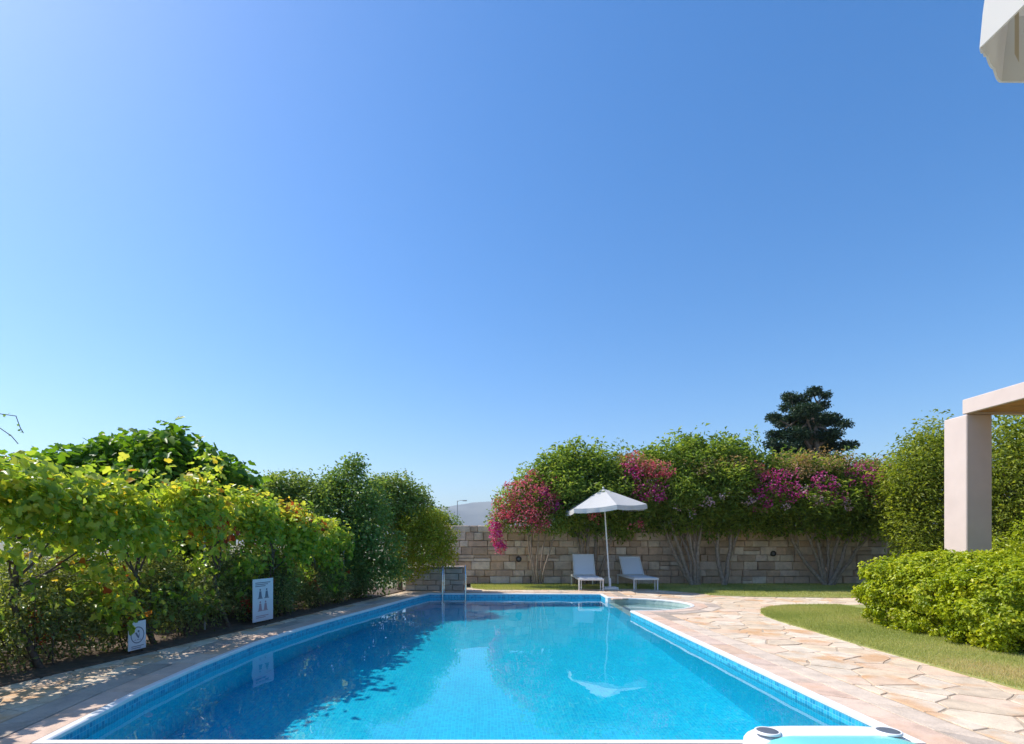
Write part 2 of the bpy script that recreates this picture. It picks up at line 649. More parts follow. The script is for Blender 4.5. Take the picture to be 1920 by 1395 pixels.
M['soffit'] = simple('brown soffit board', (0.5, 0.24, 0.1), 0.6, noise=0.25, scale=5)
M['canvas'] = leaf_mat('off white canvas', [(0, (0.78, 0.77, 0.75)), (1, (0.78, 0.77, 0.75))], 0.38, 0.9, tcol=(0.96, 0.94, 0.92), spec=0.1)
M['seam'] = simple('beige seam tape', (0.5, 0.43, 0.33), 0.9)
M['terracotta'] = simple('terracotta floor', (0.3, 0.13, 0.075), 0.7, noise=0.2, scale=5)
M['white_metal'] = simple('white painted metal', (0.78, 0.77, 0.74), 0.4)
M['textilene'] = simple('pale grey sling fabric', (0.8, 0.81, 0.83), 0.8, bump=0.15, bscale=400)
M['steel'] = simple('polished steel', (0.62, 0.63, 0.65), 0.18, metal=1.0)
M['galv'] = simple('galvanised steel', (0.42, 0.43, 0.44), 0.5, metal=0.6, noise=0.15, scale=20)
M['board'] = simple('white sign board', (0.7, 0.71, 0.76), 0.4, noise=0.03, scale=5)
M['ink'] = simple('dark sign ink', (0.16, 0.17, 0.23), 0.5)
M['ink_red'] = simple('faded red sign ink', (0.42, 0.26, 0.3), 0.5)
M['dark_fit'] = simple('dark metal fitting', (0.045, 0.04, 0.035), 0.4, metal=0.4)
M['vinyl'] = simple('white inflated vinyl', (0.84, 0.84, 0.86), 0.3)
M['vinyl_teal'] = simple('turquoise inflated vinyl', (0.2, 0.66, 0.64), 0.28)
M['cup'] = simple('grey plastic', (0.12, 0.13, 0.15), 0.35)
M['bark'] = simple('grey brown bark', (0.2, 0.15, 0.115), 0.95, noise=0.35, scale=14, bump=0.8, bscale=40)
M['bark_pale'] = simple('pale oleander bark', (0.34, 0.265, 0.21), 0.9, noise=0.35, scale=16, bump=0.6, bscale=50)
M['bark_vine'] = simple('dark vine bark', (0.11, 0.08, 0.06), 0.95, noise=0.4, scale=20, bump=0.8, bscale=50)

M['vine'] = leaf_mat('grapevine leaf', [(0.0, (0.1, 0.2, 0.03)), (0.35, (0.24, 0.36, 0.045)), (0.6, (0.43, 0.5, 0.06)), (0.8, (0.62, 0.58, 0.09)), (0.9, (0.68, 0.46, 0.05)), (0.95, (0.6, 0.22, 0.03)), (1.0, (0.4, 0.08, 0.03))], 0.55, 0.35, tcol=(1.45, 1.45, 0.8), spec=0.55)
M['fig'] = leaf_mat('fig leaf', [(0, (0.06, 0.14, 0.018)), (0.6, (0.17, 0.3, 0.03)), (1, (0.32, 0.43, 0.045))], 0.45, tcol=(1.3, 1.4, 0.5))
M['carob'] = leaf_mat('dark glossy leaf', [(0, (0.1, 0.18, 0.05)), (0.6, (0.22, 0.33, 0.08)), (1, (0.4, 0.46, 0.15))], 0.45, 0.35)
M['olive'] = leaf_mat('olive green leaf', [(0, (0.12, 0.2, 0.05)), (0.6, (0.27, 0.36, 0.08)), (1, (0.46, 0.5, 0.14))], 0.42, 0.4)
M['golden'] = leaf_mat('golden shrub leaf', [(0, (0.17, 0.22, 0.02)), (0.5, (0.45, 0.43, 0.03)), (1, (0.52, 0.46, 0.04))], 0.4)
M['low'] = leaf_mat('grey green small leaf', [(0, (0.1, 0.14, 0.05)), (0.6, (0.26, 0.3, 0.1)), (0.9, (0.46, 0.46, 0.2)), (1, (0.5, 0.36, 0.18))], 0.45)
M['hedge'] = leaf_mat('bright hedge leaf', [(0, (0.14, 0.22, 0.012)), (0.4, (0.34, 0.42, 0.018)), (0.8, (0.55, 0.58, 0.03)), (1, (0.66, 0.6, 0.05))], 0.4, 0.35)
M['oleander'] = leaf_mat('oleander leaf', [(0, (0.09, 0.16, 0.04)), (0.5, (0.24, 0.35, 0.065)), (1, (0.5, 0.55, 0.13))], 0.48, 0.4)
M['oleander_dry'] = leaf_mat('oleander seed heads', [(0, (0.3, 0.2, 0.08)), (0.5, (0.48, 0.34, 0.16)), (1, (0.55, 0.32, 0.24))], 0.35)
M['broom'] = leaf_mat('light green shrub leaf', [(0, (0.13, 0.19, 0.02)), (0.6, (0.32, 0.38, 0.045)), (1, (0.52, 0.52, 0.1))], 0.46)
M['conifer'] = leaf_mat('dark needle tuft', [(0, (0.02, 0.05, 0.026)), (0.7, (0.045, 0.09, 0.04)), (1, (0.11, 0.15, 0.07))], 0.15)
M['magenta'] = leaf_mat('magenta petal', [(0, (0.5, 0.02, 0.2)), (0.6, (0.7, 0.07, 0.34)), (1, (0.8, 0.32, 0.55))], 0.4, tcol=(1.1, 0.8, 0.9))
M['coral'] = leaf_mat('rose red petal', [(0, (0.55, 0.05, 0.09)), (0.5, (0.74, 0.14, 0.2)), (1, (0.8, 0.4, 0.4))], 0.4, tcol=(1.1, 0.8, 0.8))
M['pale_petal'] = leaf_mat('pale pink petal', [(0, (0.6, 0.32, 0.38)), (1, (0.75, 0.6, 0.6))], 0.4, tcol=(1, 0.95, 0.95))
M['red_bloom'] = leaf_mat('red bloom', [(0, (0.4, 0.05, 0.02)), (1, (0.6, 0.16, 0.06))], 0.3, tcol=(1.1, 0.8, 0.7))
M['grass'] = leaf_mat('lawn grass', [(0, (0.24, 0.29, 0.07)), (0.5, (0.44, 0.47, 0.14)), (0.8, (0.6, 0.55, 0.23)), (1, (0.66, 0.52, 0.28))], 0.35, 0.6)

# ------------------------------------------------------------------ plan of the place (metres; the camera stands at the origin)
WL = -0.10                                           # water level
POOL = [(-2.74, 3.30), (2.72, 3.30), (2.75, 6.4), (2.77, 9.6), (2.86, 11.1), (2.95, 12.75), (-1.24, 12.9),
        (-1.62, 11.6), (-2.02, 10.0), (-2.36, 8.7), (-2.62, 7.6), (-2.80, 6.5), (-2.86, 5.4), (-2.85, 4.4)]
KC, KRX, KRY = (2.84, 10.75), 1.45, 1.12
def kids_arc(d=0.0, n=20, a0=-PI / 2, a1=PI / 2):
    return [(KC[0] + (KRX + d) * math.cos(a0 + (a1 - a0) * i / n), KC[1] + (KRY + d) * math.sin(a0 + (a1 - a0) * i / n)) for i in range(n + 1)]
KIDS = kids_arc()
# pool and paddling pool as one outline: walk the pool, step out round the paddling pool
def right_x(y):
    pts = [(3.30, 2.72), (6.4, 2.75), (9.6, 2.77), (11.1, 2.86), (12.75, 2.95)]
    for (y0, x0), (y1, x1) in zip(pts, pts[1:]):
        if y0 <= y <= y1:
            return x0 + (x1 - x0) * (y - y0) / (y1 - y0)
    return 2.8
def union_outline(d):
    """outline of both pools grown by d"""
    out = []
    off = offset_poly(POOL, d)
    fine = [a for a in np.linspace(-PI / 2, PI / 2, 721) if KC[0] + (KRX + d) * math.cos(a) > right_x(KC[1] + (KRY + d) * math.sin(a)) + d]
    arc = kids_arc(d, 20, fine[0], fine[-1])
    for i, p in enumerate(off):
        if i == 4: continue                          # the corner inside the paddling pool mouth
        out.append(p)
        if i == 3:
            out.extend(arc)
    return out
out0 = union_outline(0.0)

# ------------------------------------------------------------------ ground and far country
T_OUT = [(-5.5, 0.6), (15, 0.6), (15, 14.6), (-5.5, 14.6)]
g = MB()
big = 9000
vs, fs = holed_sheet([(-big, -big), (big, -big), (big, big), (-big, big)], [T_OUT], -0.07)
g.add(vs, fs)
o = g.build('ground', M['field'])
props(o, 'dry ground spreading out beyond the garden', 'ground', kind='structure')

hb = MB()
nx, ny = 90, 10
def hill_h(x, t):
    prof = 255 + 55 * math.sin(x / 900 + 0.6) + 34 * math.sin(x / 370 + 2.0) + 12 * math.sin(x / 140)
    return prof * math.sin(PI * min(1, t) * 0.5) ** 0.8
vs = []
for i in range(nx):
    x = -5200 + 10400 * i / (nx - 1)
    for j in range(ny):
        t = j / (ny - 1)
        vs.append((x, 3300 + 900 * t + 80 * math.sin(x / 300), -1 + hill_h(x, t) * (1 + 0.05 * math.sin(x / 77 + t * 9))))
fs = [(i * ny + j, (i + 1) * ny + j, (i + 1) * ny + j + 1, i * ny + j + 1) for i in range(nx - 1) for j in range(ny - 1)]
hb.add(vs, fs, True)
props(hb.build('hills', M['hill']), 'pale blue range of hills far beyond the stone wall', 'hill', kind='structure')

hz = MB().box((-9200, -9200, -2.6), (9200, 9200, 420))
hm = bpy.data.materials.new('haze')
hm.use_nodes = True
ht = hm.node_tree
for n in list(ht.nodes): ht.nodes.remove(n)
ho = ht.nodes.new('ShaderNodeOutputMaterial')
hv = ht.nodes.new('ShaderNodeVolumePrincipled')
hv.inputs['Color'].default_value = (0.78, 0.9, 1.0, 1)
hv.inputs['Density'].default_value = 0.0002
hv.inputs['Anisotropy'].default_value = 0.2
ht.links.new(hv.outputs[0], ho.inputs['Volume'])
haze = hz.build('haze', hm)
props(haze, 'thin bluish summer haze in front of the far hills', 'haze', kind='stuff')

# ------------------------------------------------------------------ terrace with its stones
def cell_polys(x0, x1, y0, y1, dens, seed, stretch=1.0):
    """Voronoi cells of jittered points as convex polygons"""
    r = random.Random(seed)
    s = 1 / math.sqrt(dens)
    pts = []
    ny = int((y1 - y0) / s) + 1
    nx = int((x1 - x0) / s) + 1
    for j in range(ny):
        for i in range(nx):
            pts.append((x0 + (i + 0.5 * (j % 2) + r.uniform(-0.42, 0.42) + 0.25) * s, y0 + (j + 0.5 + r.uniform(-0.42, 0.42)) * s))
    out = []
    for i, p in enumerate(pts):
        c = [(p[0] - 1.2 * s, p[1] - 1.2 * s), (p[0] + 1.2 * s, p[1] - 1.2 * s), (p[0] + 1.2 * s, p[1] + 1.2 * s), (p[0] - 1.2 * s, p[1] + 1.2 * s)]
        for k, q in enumerate(pts):
            if k == i or abs(q[0] - p[0]) > 2.6 * s or abs(q[1] - p[1]) > 2.6 * s: continue
            m = ((p[0] + q[0]) / 2, (p[1] + q[1]) / 2)
            c = clip(c, m, (p[0] - q[0], p[1] - q[1]), 1)
            if len(c) < 3: break
        if len(c) >= 3:
            out.append((p, c))
    return out

def roughen(poly, r, amt=0.012):
    out = []
    n = len(poly)
    for i in range(n):
        a, b = poly[i], poly[(i + 1) % n]
        out.append(a)
        L = math.hypot(b[0] - a[0], b[1] - a[1])
        if L > 0.22:
            t = r.uniform(0.35, 0.65)
            nx, ny = (b[1] - a[1]) / L, -(b[0] - a[0]) / L
            k = r.uniform(-amt, amt * 0.6)
            out.append((a[0] + (b[0] - a[0]) * t + nx * k, a[1] + (b[1] - a[1]) * t + ny * k))
    return out

def shrink(poly, gap):
    """inset a convex polygon by gap"""
    c = list(poly)
    n = len(poly)
    for i in range(n):
        a, b = poly[i], poly[(i + 1) % n]
        L = math.hypot(b[0] - a[0], b[1] - a[1])
        if L < 1e-5: continue
        nrm = (-(b[1] - a[1]) / L, (b[0] - a[0]) / L)
        c = clip(c, (a[0] + nrm[0] * gap, a[1] + nrm[1] * gap), nrm, 1)
        if len(c) < 3: return []
    # drop very short edges
    d = []
    for i in range(len(c)):
        a, b = c[i - 1], c[i]
        if math.hypot(a[0] - b[0], a[1] - b[1]) > 0.02: d.append(b)
    return d if len(d) >= 3 else []

BAND0, BAND1, BAND2 = 0.058, 0.31, 0.55               # white edge, peach coping, grit strip (distance from the water)
obst = union_outline(BAND2 + 0.012)
LAWN_R = [(4.62, 0.8), (4.58, 4.4), (4.6, 5.4), (4.63, 6.4), (4.7, 7.4), (4.76, 8.3), (4.84, 8.85), (5.0, 9.3), (5.25, 9.75), (5.6, 10.1), (6.05, 10.36), (6.6, 10.45), (14.9, 10.45), (14.9, 0.8)]
LAWN_F = [(4.55, 14.15), (4.9, 13.6), (5.35, 13.05), (5.5, 12.45), (6.2, 12.1), (8.0, 11.85), (10, 11.72), (14.9, 11.7), (14.9, 15.86), (2.6, 15.86), (2.6, 14.15)]
LAWN_L = [(0.05, 14.0), (0.2, 13.86), (2.6, 13.86), (2.6, 15.86), (-0.3, 15.86), (-0.2, 14.4)]
BED = [(-5.4, 0.7), (-4.75, 0.7), (-4.42, 3.4), (-4.16, 4.5), (-3.86, 5.6), (-3.4, 7.4), (-2.75, 10.2), (-2.2, 12.6), (-2.0, 13.4), (-1.9, 14.5), (-5.4, 14.5)]

def bare(name, outer, holes, z, mat, label, cat):
    b = MB()
    vs, fs = holed_sheet(outer, holes, z)
    b.add(vs, fs)
    return props(b.build(name, mat), label, cat, kind='structure')

terrace = bare('terrace', T_OUT, [union_outline(0.035)], -0.006, M['mortar'], 'sunny cream crazy paving round the pool, widest on its right side', 'terrace')
walkway = root('walkway', 'dappled crazy paving strip between the pool and the vine hedge', 'paving', (-3.2, 7, 0), kind='structure')

def lay(parent, region_test, box, dens, seed, name='paving_stone', limit=290):
    r = random.Random(seed)
    n = 0
    cells = cell_polys(*box, dens, seed)
    cells.sort(key=lambda c: math.hypot(c[0][0], c[0][1]))
    for p, c in cells:
        if not region_test(p): continue
        cx = sum(q[0] for q in c) / len(c); cy = sum(q[1] for q in c) / len(c)
        d, q, nrm = poly_dist(Vector((cx, cy)), obst)
        if d < 0:
            if d < -0.16: continue
            c = clip(c, q, nrm, 1)
        elif d < 0.9:
            # cut by every nearby outline edge that the stone would cross
            for (ex, ey) in c:
                dd, qq, nn = poly_dist(Vector((ex, ey)), obst)
                if dd < 0:
                    c = clip(c, qq, nn, 1)
                    if len(c) < 3: break
        if len(c) < 3: continue
        c = shrink(c, r.uniform(0.006, 0.014))
        if len(c) < 3 or area(c) < 0.012: continue
        c = roughen(c, r)
        cx = sum(q[0] for q in c) / len(c); cy = sum(q[1] for q in c) / len(c)
        z1 = r.uniform(-0.002, 0.003)
        b = MB()
        b.prism([(x - cx, y - cy) for x, y in c], -0.025, 0.0, 0.0035)
        off = parent_off(parent)
        o = link_mesh(name, b.mesh(name), M['flag'], parent, (cx - off[0], cy - off[1], z1 - off[2]))
        o.rotation_euler = (r.uniform(-0.003, 0.003), r.uniform(-0.003, 0.003), 0)
        n += 1
        if n >= limit: break
    return n

def inside(p, poly, margin):
    d, _, _ = poly_dist(Vector(p), poly)
    return d < -margin

def right_region(p):
    x, y = p
    if x < -1.3 or (x < 2.5 and y < 12.5 and y > 3.3): return False
    if y < 2.4: return False
    if any(inside(p, q, 0.28) for q in (LAWN_R, LAWN_F, LAWN_L)): return False
    if y > 14.0 and not (2.4 < x < 5.0 and y < 14.6): return False
    if x > 11.5: return False
    return not inside(p, obst, 0.3)
def left_region(p):
    x, y = p
    if x > -1.3 or y < 2.2 or y > 13.6: return False
    if inside(p, BED, 0.25): return False
    return not inside(p, obst, 0.3)
n1 = lay(terrace, right_region, (-1.3, 11.6, 2.3, 14.6), 7.0, 5)
n2 = lay(walkway, left_region, (-5.2, -1.3, 2.2, 13.6), 8.5, 9)

# coping slabs and grit strip along the pool, white glazed edge
def band(parent, name, mat, d0, d1, step, z1, seed, gap=0.007):
    r = random.Random(seed)
    in0, out1 = union_outline(d0), union_outline(d1)
    n = min(len(in0), len(out1))
    # resample both outlines by walking corresponding edges of the pool polygon
    a_, b_ = offset_poly(POOL, d0), offset_poly(POOL, d1)
    for i in range(len(POOL)):
        j = (i + 1) % len(POOL)
        A0, A1, B0, B1 = Vector(a_[i]), Vector(a_[j]), Vector(b_[i]), Vector(b_[j])
        L = (A1 - A0).length
        k = max(1, round(L / step))
        ts = [0] + [(q + r.uniform(-0.18, 0.18)) / k for q in range(1, k)] + [1]
        for t0, t1 in zip(ts, ts[1:]):
            quad = [A0.lerp(A1, t0), A0.lerp(A1, t1), B0.lerp(B1, t1), B0.lerp(B1, t0)]
            c = sum(quad, Vector((0, 0))) / 4
            if ((c.x - KC[0]) / (KRX + 0.0)) ** 2 + ((c.y - KC[1]) / (KRY + 0.0)) ** 2 < 1.0: continue
            pl = [(q.x, q.y) for q in quad]
            if area(pl) < 0: pl.reverse()
            pl = shrink(pl, gap)
            if len(pl) < 3: continue
            cx = sum(q[0] for q in pl) / len(pl); cy = sum(q[1] for q in pl) / len(pl)
            b = MB().prism([(x - cx, y - cy) for x, y in pl], -0.028, 0, 0.006)
            link_mesh(name, b.mesh(name), mat, parent, (cx, cy, z1 + r.uniform(-0.002, 0.002)))
    # round the paddling pool
    arcs = [(kids_arc(d0, 8)), (kids_arc(d1, 8))]
    for t in range(8):
        quad = [arcs[0][t], arcs[1][t], arcs[1][t + 1], arcs[0][t + 1]]
        if min(q[0] for q in quad) < right_x(sum(q[1] for q in quad) / 4) + d0: 
            quad = clip(quad, (right_x(sum(q[1] for q in quad) / 4) + d1, 0), (1, 0), 1)
        if len(quad) < 3: continue
        if area(quad) < 0: quad.reverse()
        pl = shrink(quad, gap)
        if len(pl) < 3: continue
        cx = sum(q[0] for q in pl) / len(pl); cy = sum(q[1] for q in pl) / len(pl)
        b = MB().prism([(x - cx, y - cy) for x, y in pl], -0.028, 0, 0.006)
        link_mesh(name, b.mesh(name), mat, parent, (cx, cy, z1 + r.uniform(-0.002, 0.002)))
band(terrace, 'coping_stone', M['coping'], BAND0 + 0.002, BAND1, 0.55, 0.002, 3)
band(terrace, 'grit_stone', M['grit'], BAND1 + 0.004, BAND2, 0.6, 0.0, 4)

# ------------------------------------------------------------------ pool
DEPTH = -1.42
pb_v, pb_f, pb_uv = [], [], []
line_faces = []
def pb_face(pts, uvs):
    n = len(pb_v)
    pb_v.extend(pts)
    pb_f.append(tuple(range(n, n + len(pts))))
    pb_uv.extend(uvs)
def arclen(poly):
    s, out = 0, [0]
    for i in range(len(poly)):
        a, b = poly[i], poly[(i + 1) % len(poly)]
        s += math.hypot(b[0] - a[0], b[1] - a[1])
        out.append(s)
    return out
s = arclen(POOL)
for i in range(len(POOL)):
    a, b = POOL[i], POOL[(i + 1) % len(POOL)]
    spans = [(a, b, s[i], s[i + 1], -0.012)]
    if i in (3, 4):                                   # mouth of the paddling pool: the wall stops below the water
        spans = []
        for q in range(8):
            t0, t1 = q / 8, (q + 1) / 8
            p0 = (a[0] + (b[0] - a[0]) * t0, a[1] + (b[1] - a[1]) * t0)
            p1 = (a[0] + (b[0] - a[0]) * t1, a[1] + (b[1] - a[1]) * t1)
            ym = (p0[1] + p1[1]) / 2
            top = -0.145 if abs(ym - KC[1]) < KRY - 0.02 else -0.012
            spans.append((p0, p1, s[i] + (s[i + 1] - s[i]) * t0, s[i] + (s[i + 1] - s[i]) * t1, top))
    for p0, p1, u0, u1, top in spans:
        cuts = [DEPTH, -0.2, top] if top > -0.1 else [DEPTH, top]
        for z0, z1 in zip(cuts, cuts[1:]):
            if z0 == -0.2: line_faces.append(len(pb_f))
            pb_face([(p0[0], p0[1], z0), (p0[0], p0[1], z1), (p1[0], p1[1], z1), (p1[0], p1[1], z0)],
                    [(u0, z0), (u0, z1), (u1, z1), (u1, z0)])
vs, fs = holed_sheet(POOL, [], DEPTH)
for f in fs:
    pb_face([vs[i] for i in f], [(vs[i][0], vs[i][1]) for i in f])
me = bpy.data.meshes.new('pool_basin')
me.from_pydata(pb_v, [], pb_f)
uvl = me.uv_layers.new(name='UVMap')
uvl.data.foreach_set('uv', [c for uv in pb_uv for c in uv])
me.update()
basin = link_mesh('pool_basin', me, M['mosaic'])
me.materials.append(M['line_mosaic'])
for i in line_faces: me.polygons[i].material_index = 1
props(basin, 'large blue mosaic swimming pool with one curved side', 'swimming pool', kind='structure')
basin.cycles.is_caustics_receiver = True

# paddling pool basin
pb_v, pb_f, pb_uv = [], [], []
arc = [p for p in KIDS if p[0] > right_x(p[1]) + 0.17]
y0, y1 = arc[0][1], arc[-1][1]
kp = [(right_x(y0) + 0.16, y0)] + arc + [(right_x(y1) + 0.16, y1)]
u = 0
for i in range(len(kp)):
    a, b = kp[i], kp[(i + 1) % len(kp)]
    L = math.hypot(b[0] - a[0], b[1] - a[1])
    top = -0.012 if i < len(kp) - 1 else -0.145
    pb_face([(a[0], a[1], -0.38), (a[0], a[1], top), (b[0], b[1], top), (b[0], b[1], -0.38)], [(u, -0.38), (u, top), (u + L, top), (u + L, -0.38)])
    u += L
vs, fs = holed_sheet(kp, [], -0.38)
for f in fs:
    pb_face([vs[i] for i in f], [(vs[i][0], vs[i][1]) for i in f])
# flat sill between the two pools
sy = [KC[1] - KRY + 2 * KRY * i / 8 for i in range(9)]
for a, b in zip(sy, sy[1:]):
    q = [(right_x(a), a, -0.145), (right_x(a) + 0.16, a, -0.145), (right_x(b) + 0.16, b, -0.145), (right_x(b), b, -0.145)]
    pb_face(q, [(v[0], v[1]) for v in q])
me = bpy.data.meshes.new('paddling_pool')
me.from_pydata(pb_v, [], pb_f)
uvl = me.uv_layers.new(name='UVMap')
uvl.data.foreach_set('uv', [c for uv in pb_uv for c in uv])
me.update()
kids = link_mesh('paddling_pool', me, M['kids_mosaic'])
props(kids, 'shallow pale rounded paddling pool joined to the main pool', 'paddling pool', kind='structure')
kids.cycles.is_caustics_receiver = True

# white glazed edge round both pools (parts of the terrace)
e = MB()
i0, i1 = union_outline(-0.006), union_outline(BAND0 - 0.002)
for i in range(len(i0)):
    j = (i + 1) % len(i0)
    a, b, c, d = i0[i], i0[j], i1[j], i1[i]
    z1, z0, bv = 0.006, -0.026, 0.008
    def inn(p, q, k): return (p[0] + (q[0] - p[0]) * k, p[1] + (q[1] - p[1]) * k)
    a2, b2 = inn(a, d, 0.16), inn(b, c, 0.16)
    e.add([(*a, z0), (*b, z0), (*b, z1 - bv), (*a, z1 - bv), (*b2, z1), (*a2, z1), (*c, z1), (*d, z1), (*c, z0), (*d, z0)],
          [(1, 0, 3, 2), (2, 3, 5, 4), (4, 5, 7, 6), (6, 7, 9, 8)])
e.build('pool_edge', M['nosing'], terrace)

MB().rbox((2.893, 11.83, -0.3), (3.075, 12.05, 0.0075), 0.006).build('pool_edge', M['nosing'], terrace)
w = MB()
vs, fs = holed_sheet(union_outline(0.002), [], WL)
bmw = bmesh.new()
bvs = [bmw.verts.new(v) for v in vs]
for f in fs: bmw.faces.new([bvs[i] for i in f])
for ax, lo, hi, st in ((0, -3, 4.6, 0.06), (1, 3.2, 13.0, 0.06)):
    k = lo
    while k < hi:
        co = (k, 0, 0) if ax == 0 else (0, k, 0)
        no = (1, 0, 0) if ax == 0 else (0, 1, 0)
        bmesh.ops.bisect_plane(bmw, geom=bmw.verts[:] + bmw.edges[:] + bmw.faces[:], plane_co=co, plane_no=no)
        k += st
wr = random.Random(2)
waves = [(wr.uniform(0, 2 * PI), wr.uniform(0.28, 0.9), wr.uniform(0, 6.28)) for _ in range(9)]
for v in bmw.verts:
    z = 0
    for a_, l_, p_ in waves:
        z += 0.00042 * l_ * math.sin(2 * PI / l_ * (v.co.x * math.cos(a_) + v.co.y * math.sin(a_)) + p_)
    v.co.z += z
bmw.verts.index_update()
w.add([v.co[:] for v in bmw.verts], [[v.index for v in f.verts] for f in bmw.faces], True)
bmw.free()
water = w.build('pool_water', M['water'])
props(water, 'still clear blue water filling the swimming pool', 'water', kind='structure')
water.cycles.is_caustics_caster = True

# ------------------------------------------------------------------ lawns and beds
def skirted(name, poly, z, mat, label, cat):
    if area(poly) < 0: poly = list(reversed(poly))
    b = MB()
    vs, fs = holed_sheet(poly, [], z)
    b.add(vs, fs)
    n = len(poly)
    b.add([(x, y, z) for x, y in poly] + [(x, y, -0.1) for x, y in poly], [(i, n + i, n + (i + 1) % n, (i + 1) % n) for i in range(n)])
    return props(b.build(name, mat), label, cat, kind='structure')
skirted('lawn', LAWN_R, 0.012, M['lawn'], 'lawn in front of the clipped hedge on the right', 'lawn')
skirted('lawn', LAWN_F, 0.012, M['lawn'], 'strip of lawn along the wall under the flowering oleanders', 'lawn')
skirted('lawn', LAWN_L, 0.012, M['lawn'], 'small strip of lawn along the wall left of the loungers', 'lawn')
skirted('flower_bed', BED, 0.02, M['soil'], 'dark soil bed under the vines along the paving', 'flower bed')

def grass(name, poly, n, h, w, label, ymax=99):
    xs = np.array([p[0] for p in poly]); ys = np.array([p[1] for p in poly])
    x = RNG.uniform(xs.min(), xs.max(), n * 3); y = RNG.uniform(ys.min(), min(ys.max(), ymax), n * 3)
    k = in_poly(x, y, poly)
    x, y = x[k][:n], y[k][:n]
    n = len(x)
    p = np.stack([x, y, np.full(n, 0.01)], 1)
    a = unit(np.stack([RNG.normal(0, 0.5, n), RNG.normal(0, 0.5, n), np.ones(n)], 1))
    nr = np.stack([RNG.normal(size=n), RNG.normal(size=n), np.zeros(n)], 1)
    patch = 0.5 + 0.5 * np.sin(x * 1.7 + 2 * np.sin(y * 1.1)) * np.sin(y * 2.3 + x * 0.7)
    dry = np.exp(-((x - 5.0) ** 2 / 0.2 + (y - 5.0) ** 2 / 0.8))
    t = np.clip(0.4 * patch + 0.6 * RNG.random(n) + 0.5 * dry, 0, 1)
    me = leaf_mesh(name, p, nr, a, h * RNG.uniform(0.6, 1.2, n), w * RNG.uniform(0.7, 1.3, n), t, 'blade')
    o = link_mesh(name, me, M['grass'])
    return props(o, label, 'grass', kind='stuff')
LR_vis = [p for p in LAWN_R]
grass('grass', [(4.57, 3.2)] + LAWN_R[1:12] + [(7.2, 10.46), (7.2, 3.2)], 150000, 0.04, 0.005, 'short mown grass beside the paving on the right')
grass('grass', [(x, y) for x, y in LAWN_F], 90000, 0.04, 0.007, 'short grass along the foot of the stone wall')
grass('grass', LAWN_L, 26000, 0.04, 0.007, 'short grass left of the loungers at the wall')

# ------------------------------------------------------------------ stone walls
def stone_variants(nv, seed):
    r = random.Random(seed)
    out = []
    for _ in range(nv):
        b = MB()
        bv = 0.06
        j = lambda s: r.uniform(-s, s)
        # back ring, front ring, inset face
        base = [(-0.5, 0.5), (0.5, 0.5), (0.5, -0.5), (-0.5, -0.5)]
        vs = []
        for (x, z) in base: vs.append((x + j(0.012), 0.5, z + j(0.03)))
        for (x, z) in base: vs.append((x + j(0.012), -0.36 + j(0.05), z + j(0.03)))
        for (x, z) in base: vs.append((x * (1 - bv * 1.2) + j(0.015), -0.5 + j(0.06), z * (1 - 2.6 * bv) + j(0.04)))
        fs = [(8, 11, 10, 9)]
        for lv in (0, 1):
            for i in range(4):
                k = (i + 1) % 4
                fs.append((lv * 4 + i, lv * 4 + k, (lv + 1) * 4 + k, (lv + 1) * 4 + i))
        b.add(vs, fs)
        me = b.mesh('stone')
        out.append(me)
    return out

def stone_wall(rt, p0, p1, heights, lens, depth, mat, seed, limit=298, top_fn=None, name='stone'):
    """courses of stones on the camera side of the line p0-p1 (2-D), stones as parts of rt"""
    r = random.Random(seed)
    var = stone_variants(8, seed)
    for me in var: me.materials.append(mat)
    p0, p1 = Vector(p0), Vector(p1)
    d = (p1 - p0)
    L = d.length
    d.normalize()
    ang = math.atan2(d.y, d.x)
    nrm = Vector((d.y, -d.x))                         # towards the camera when d runs to the right
    z, n = 0.0, 0
    off = parent_off(rt)
    for h in heights:
        s = -r.uniform(0, lens[0])
        while s < L:
            l = r.uniform(*lens)
            a, b = max(0, s), min(L, s + l)
            s += l
            if b - a < 0.08: continue
            if top_fn and z + h > top_fn((a + b) / 2) + 0.03: continue
            if n >= limit: return n
            c = p0 + d * ((a + b) / 2)
            out = r.uniform(-0.02, 0.04)
            c = c + nrm * (depth * 0.5 + out)
            bits = [(0, h)] if h < 0.2 or r.random() > 0.12 or b - a < 0.3 else [(0, h * 0.5), (h * 0.5, h * 0.5)]
            for zb, hb_ in bits:
                o = link_mesh(name, r.choice(var), None, rt, (c.x - off[0], c.y - off[1], z + zb + hb_ / 2 - off[2]), (b - a - 0.012, depth, hb_ - 0.012))
                o.rotation_euler = (0, r.uniform(-0.008, 0.008), ang + r.uniform(-0.014, 0.014))
                n += 1
        z += h
    return n

WY = 15.9
wall = root('stone_wall', 'long buff coursed stone wall behind the loungers and oleanders', 'wall', (6, WY, 0))
MB().box((-1.6, WY, -0.1), (13.6, WY + 0.35, 1.74)).build('core', M['wall_mortar'], wall)
wn_ = stone_wall(wall, (-1.1, WY), (12.9, WY), [0.24, 0.19, 0.26, 0.2, 0.24, 0.19, 0.25, 0.21], (0.2, 0.6), 0.1, M['wall_stone'], 21)
lw = root('low_wall', 'low grey stone wall by the pool ladder under the bushes', 'wall', (-1.2, 13.75, 0))
MB().box((-1.95, 13.72, -0.1), (-0.42, 14.0, 0.6)).build('core', M['wall_mortar'], lw)
stone_wall(lw, (-1.95, 13.72), (-0.42, 13.72), [0.15, 0.13, 0.17, 0.14], (0.2, 0.46), 0.07, M['low_wall_stone'], 33,
           top_fn=lambda s: 0.49 if s < 0.3 else 0.7)
capm = MB()
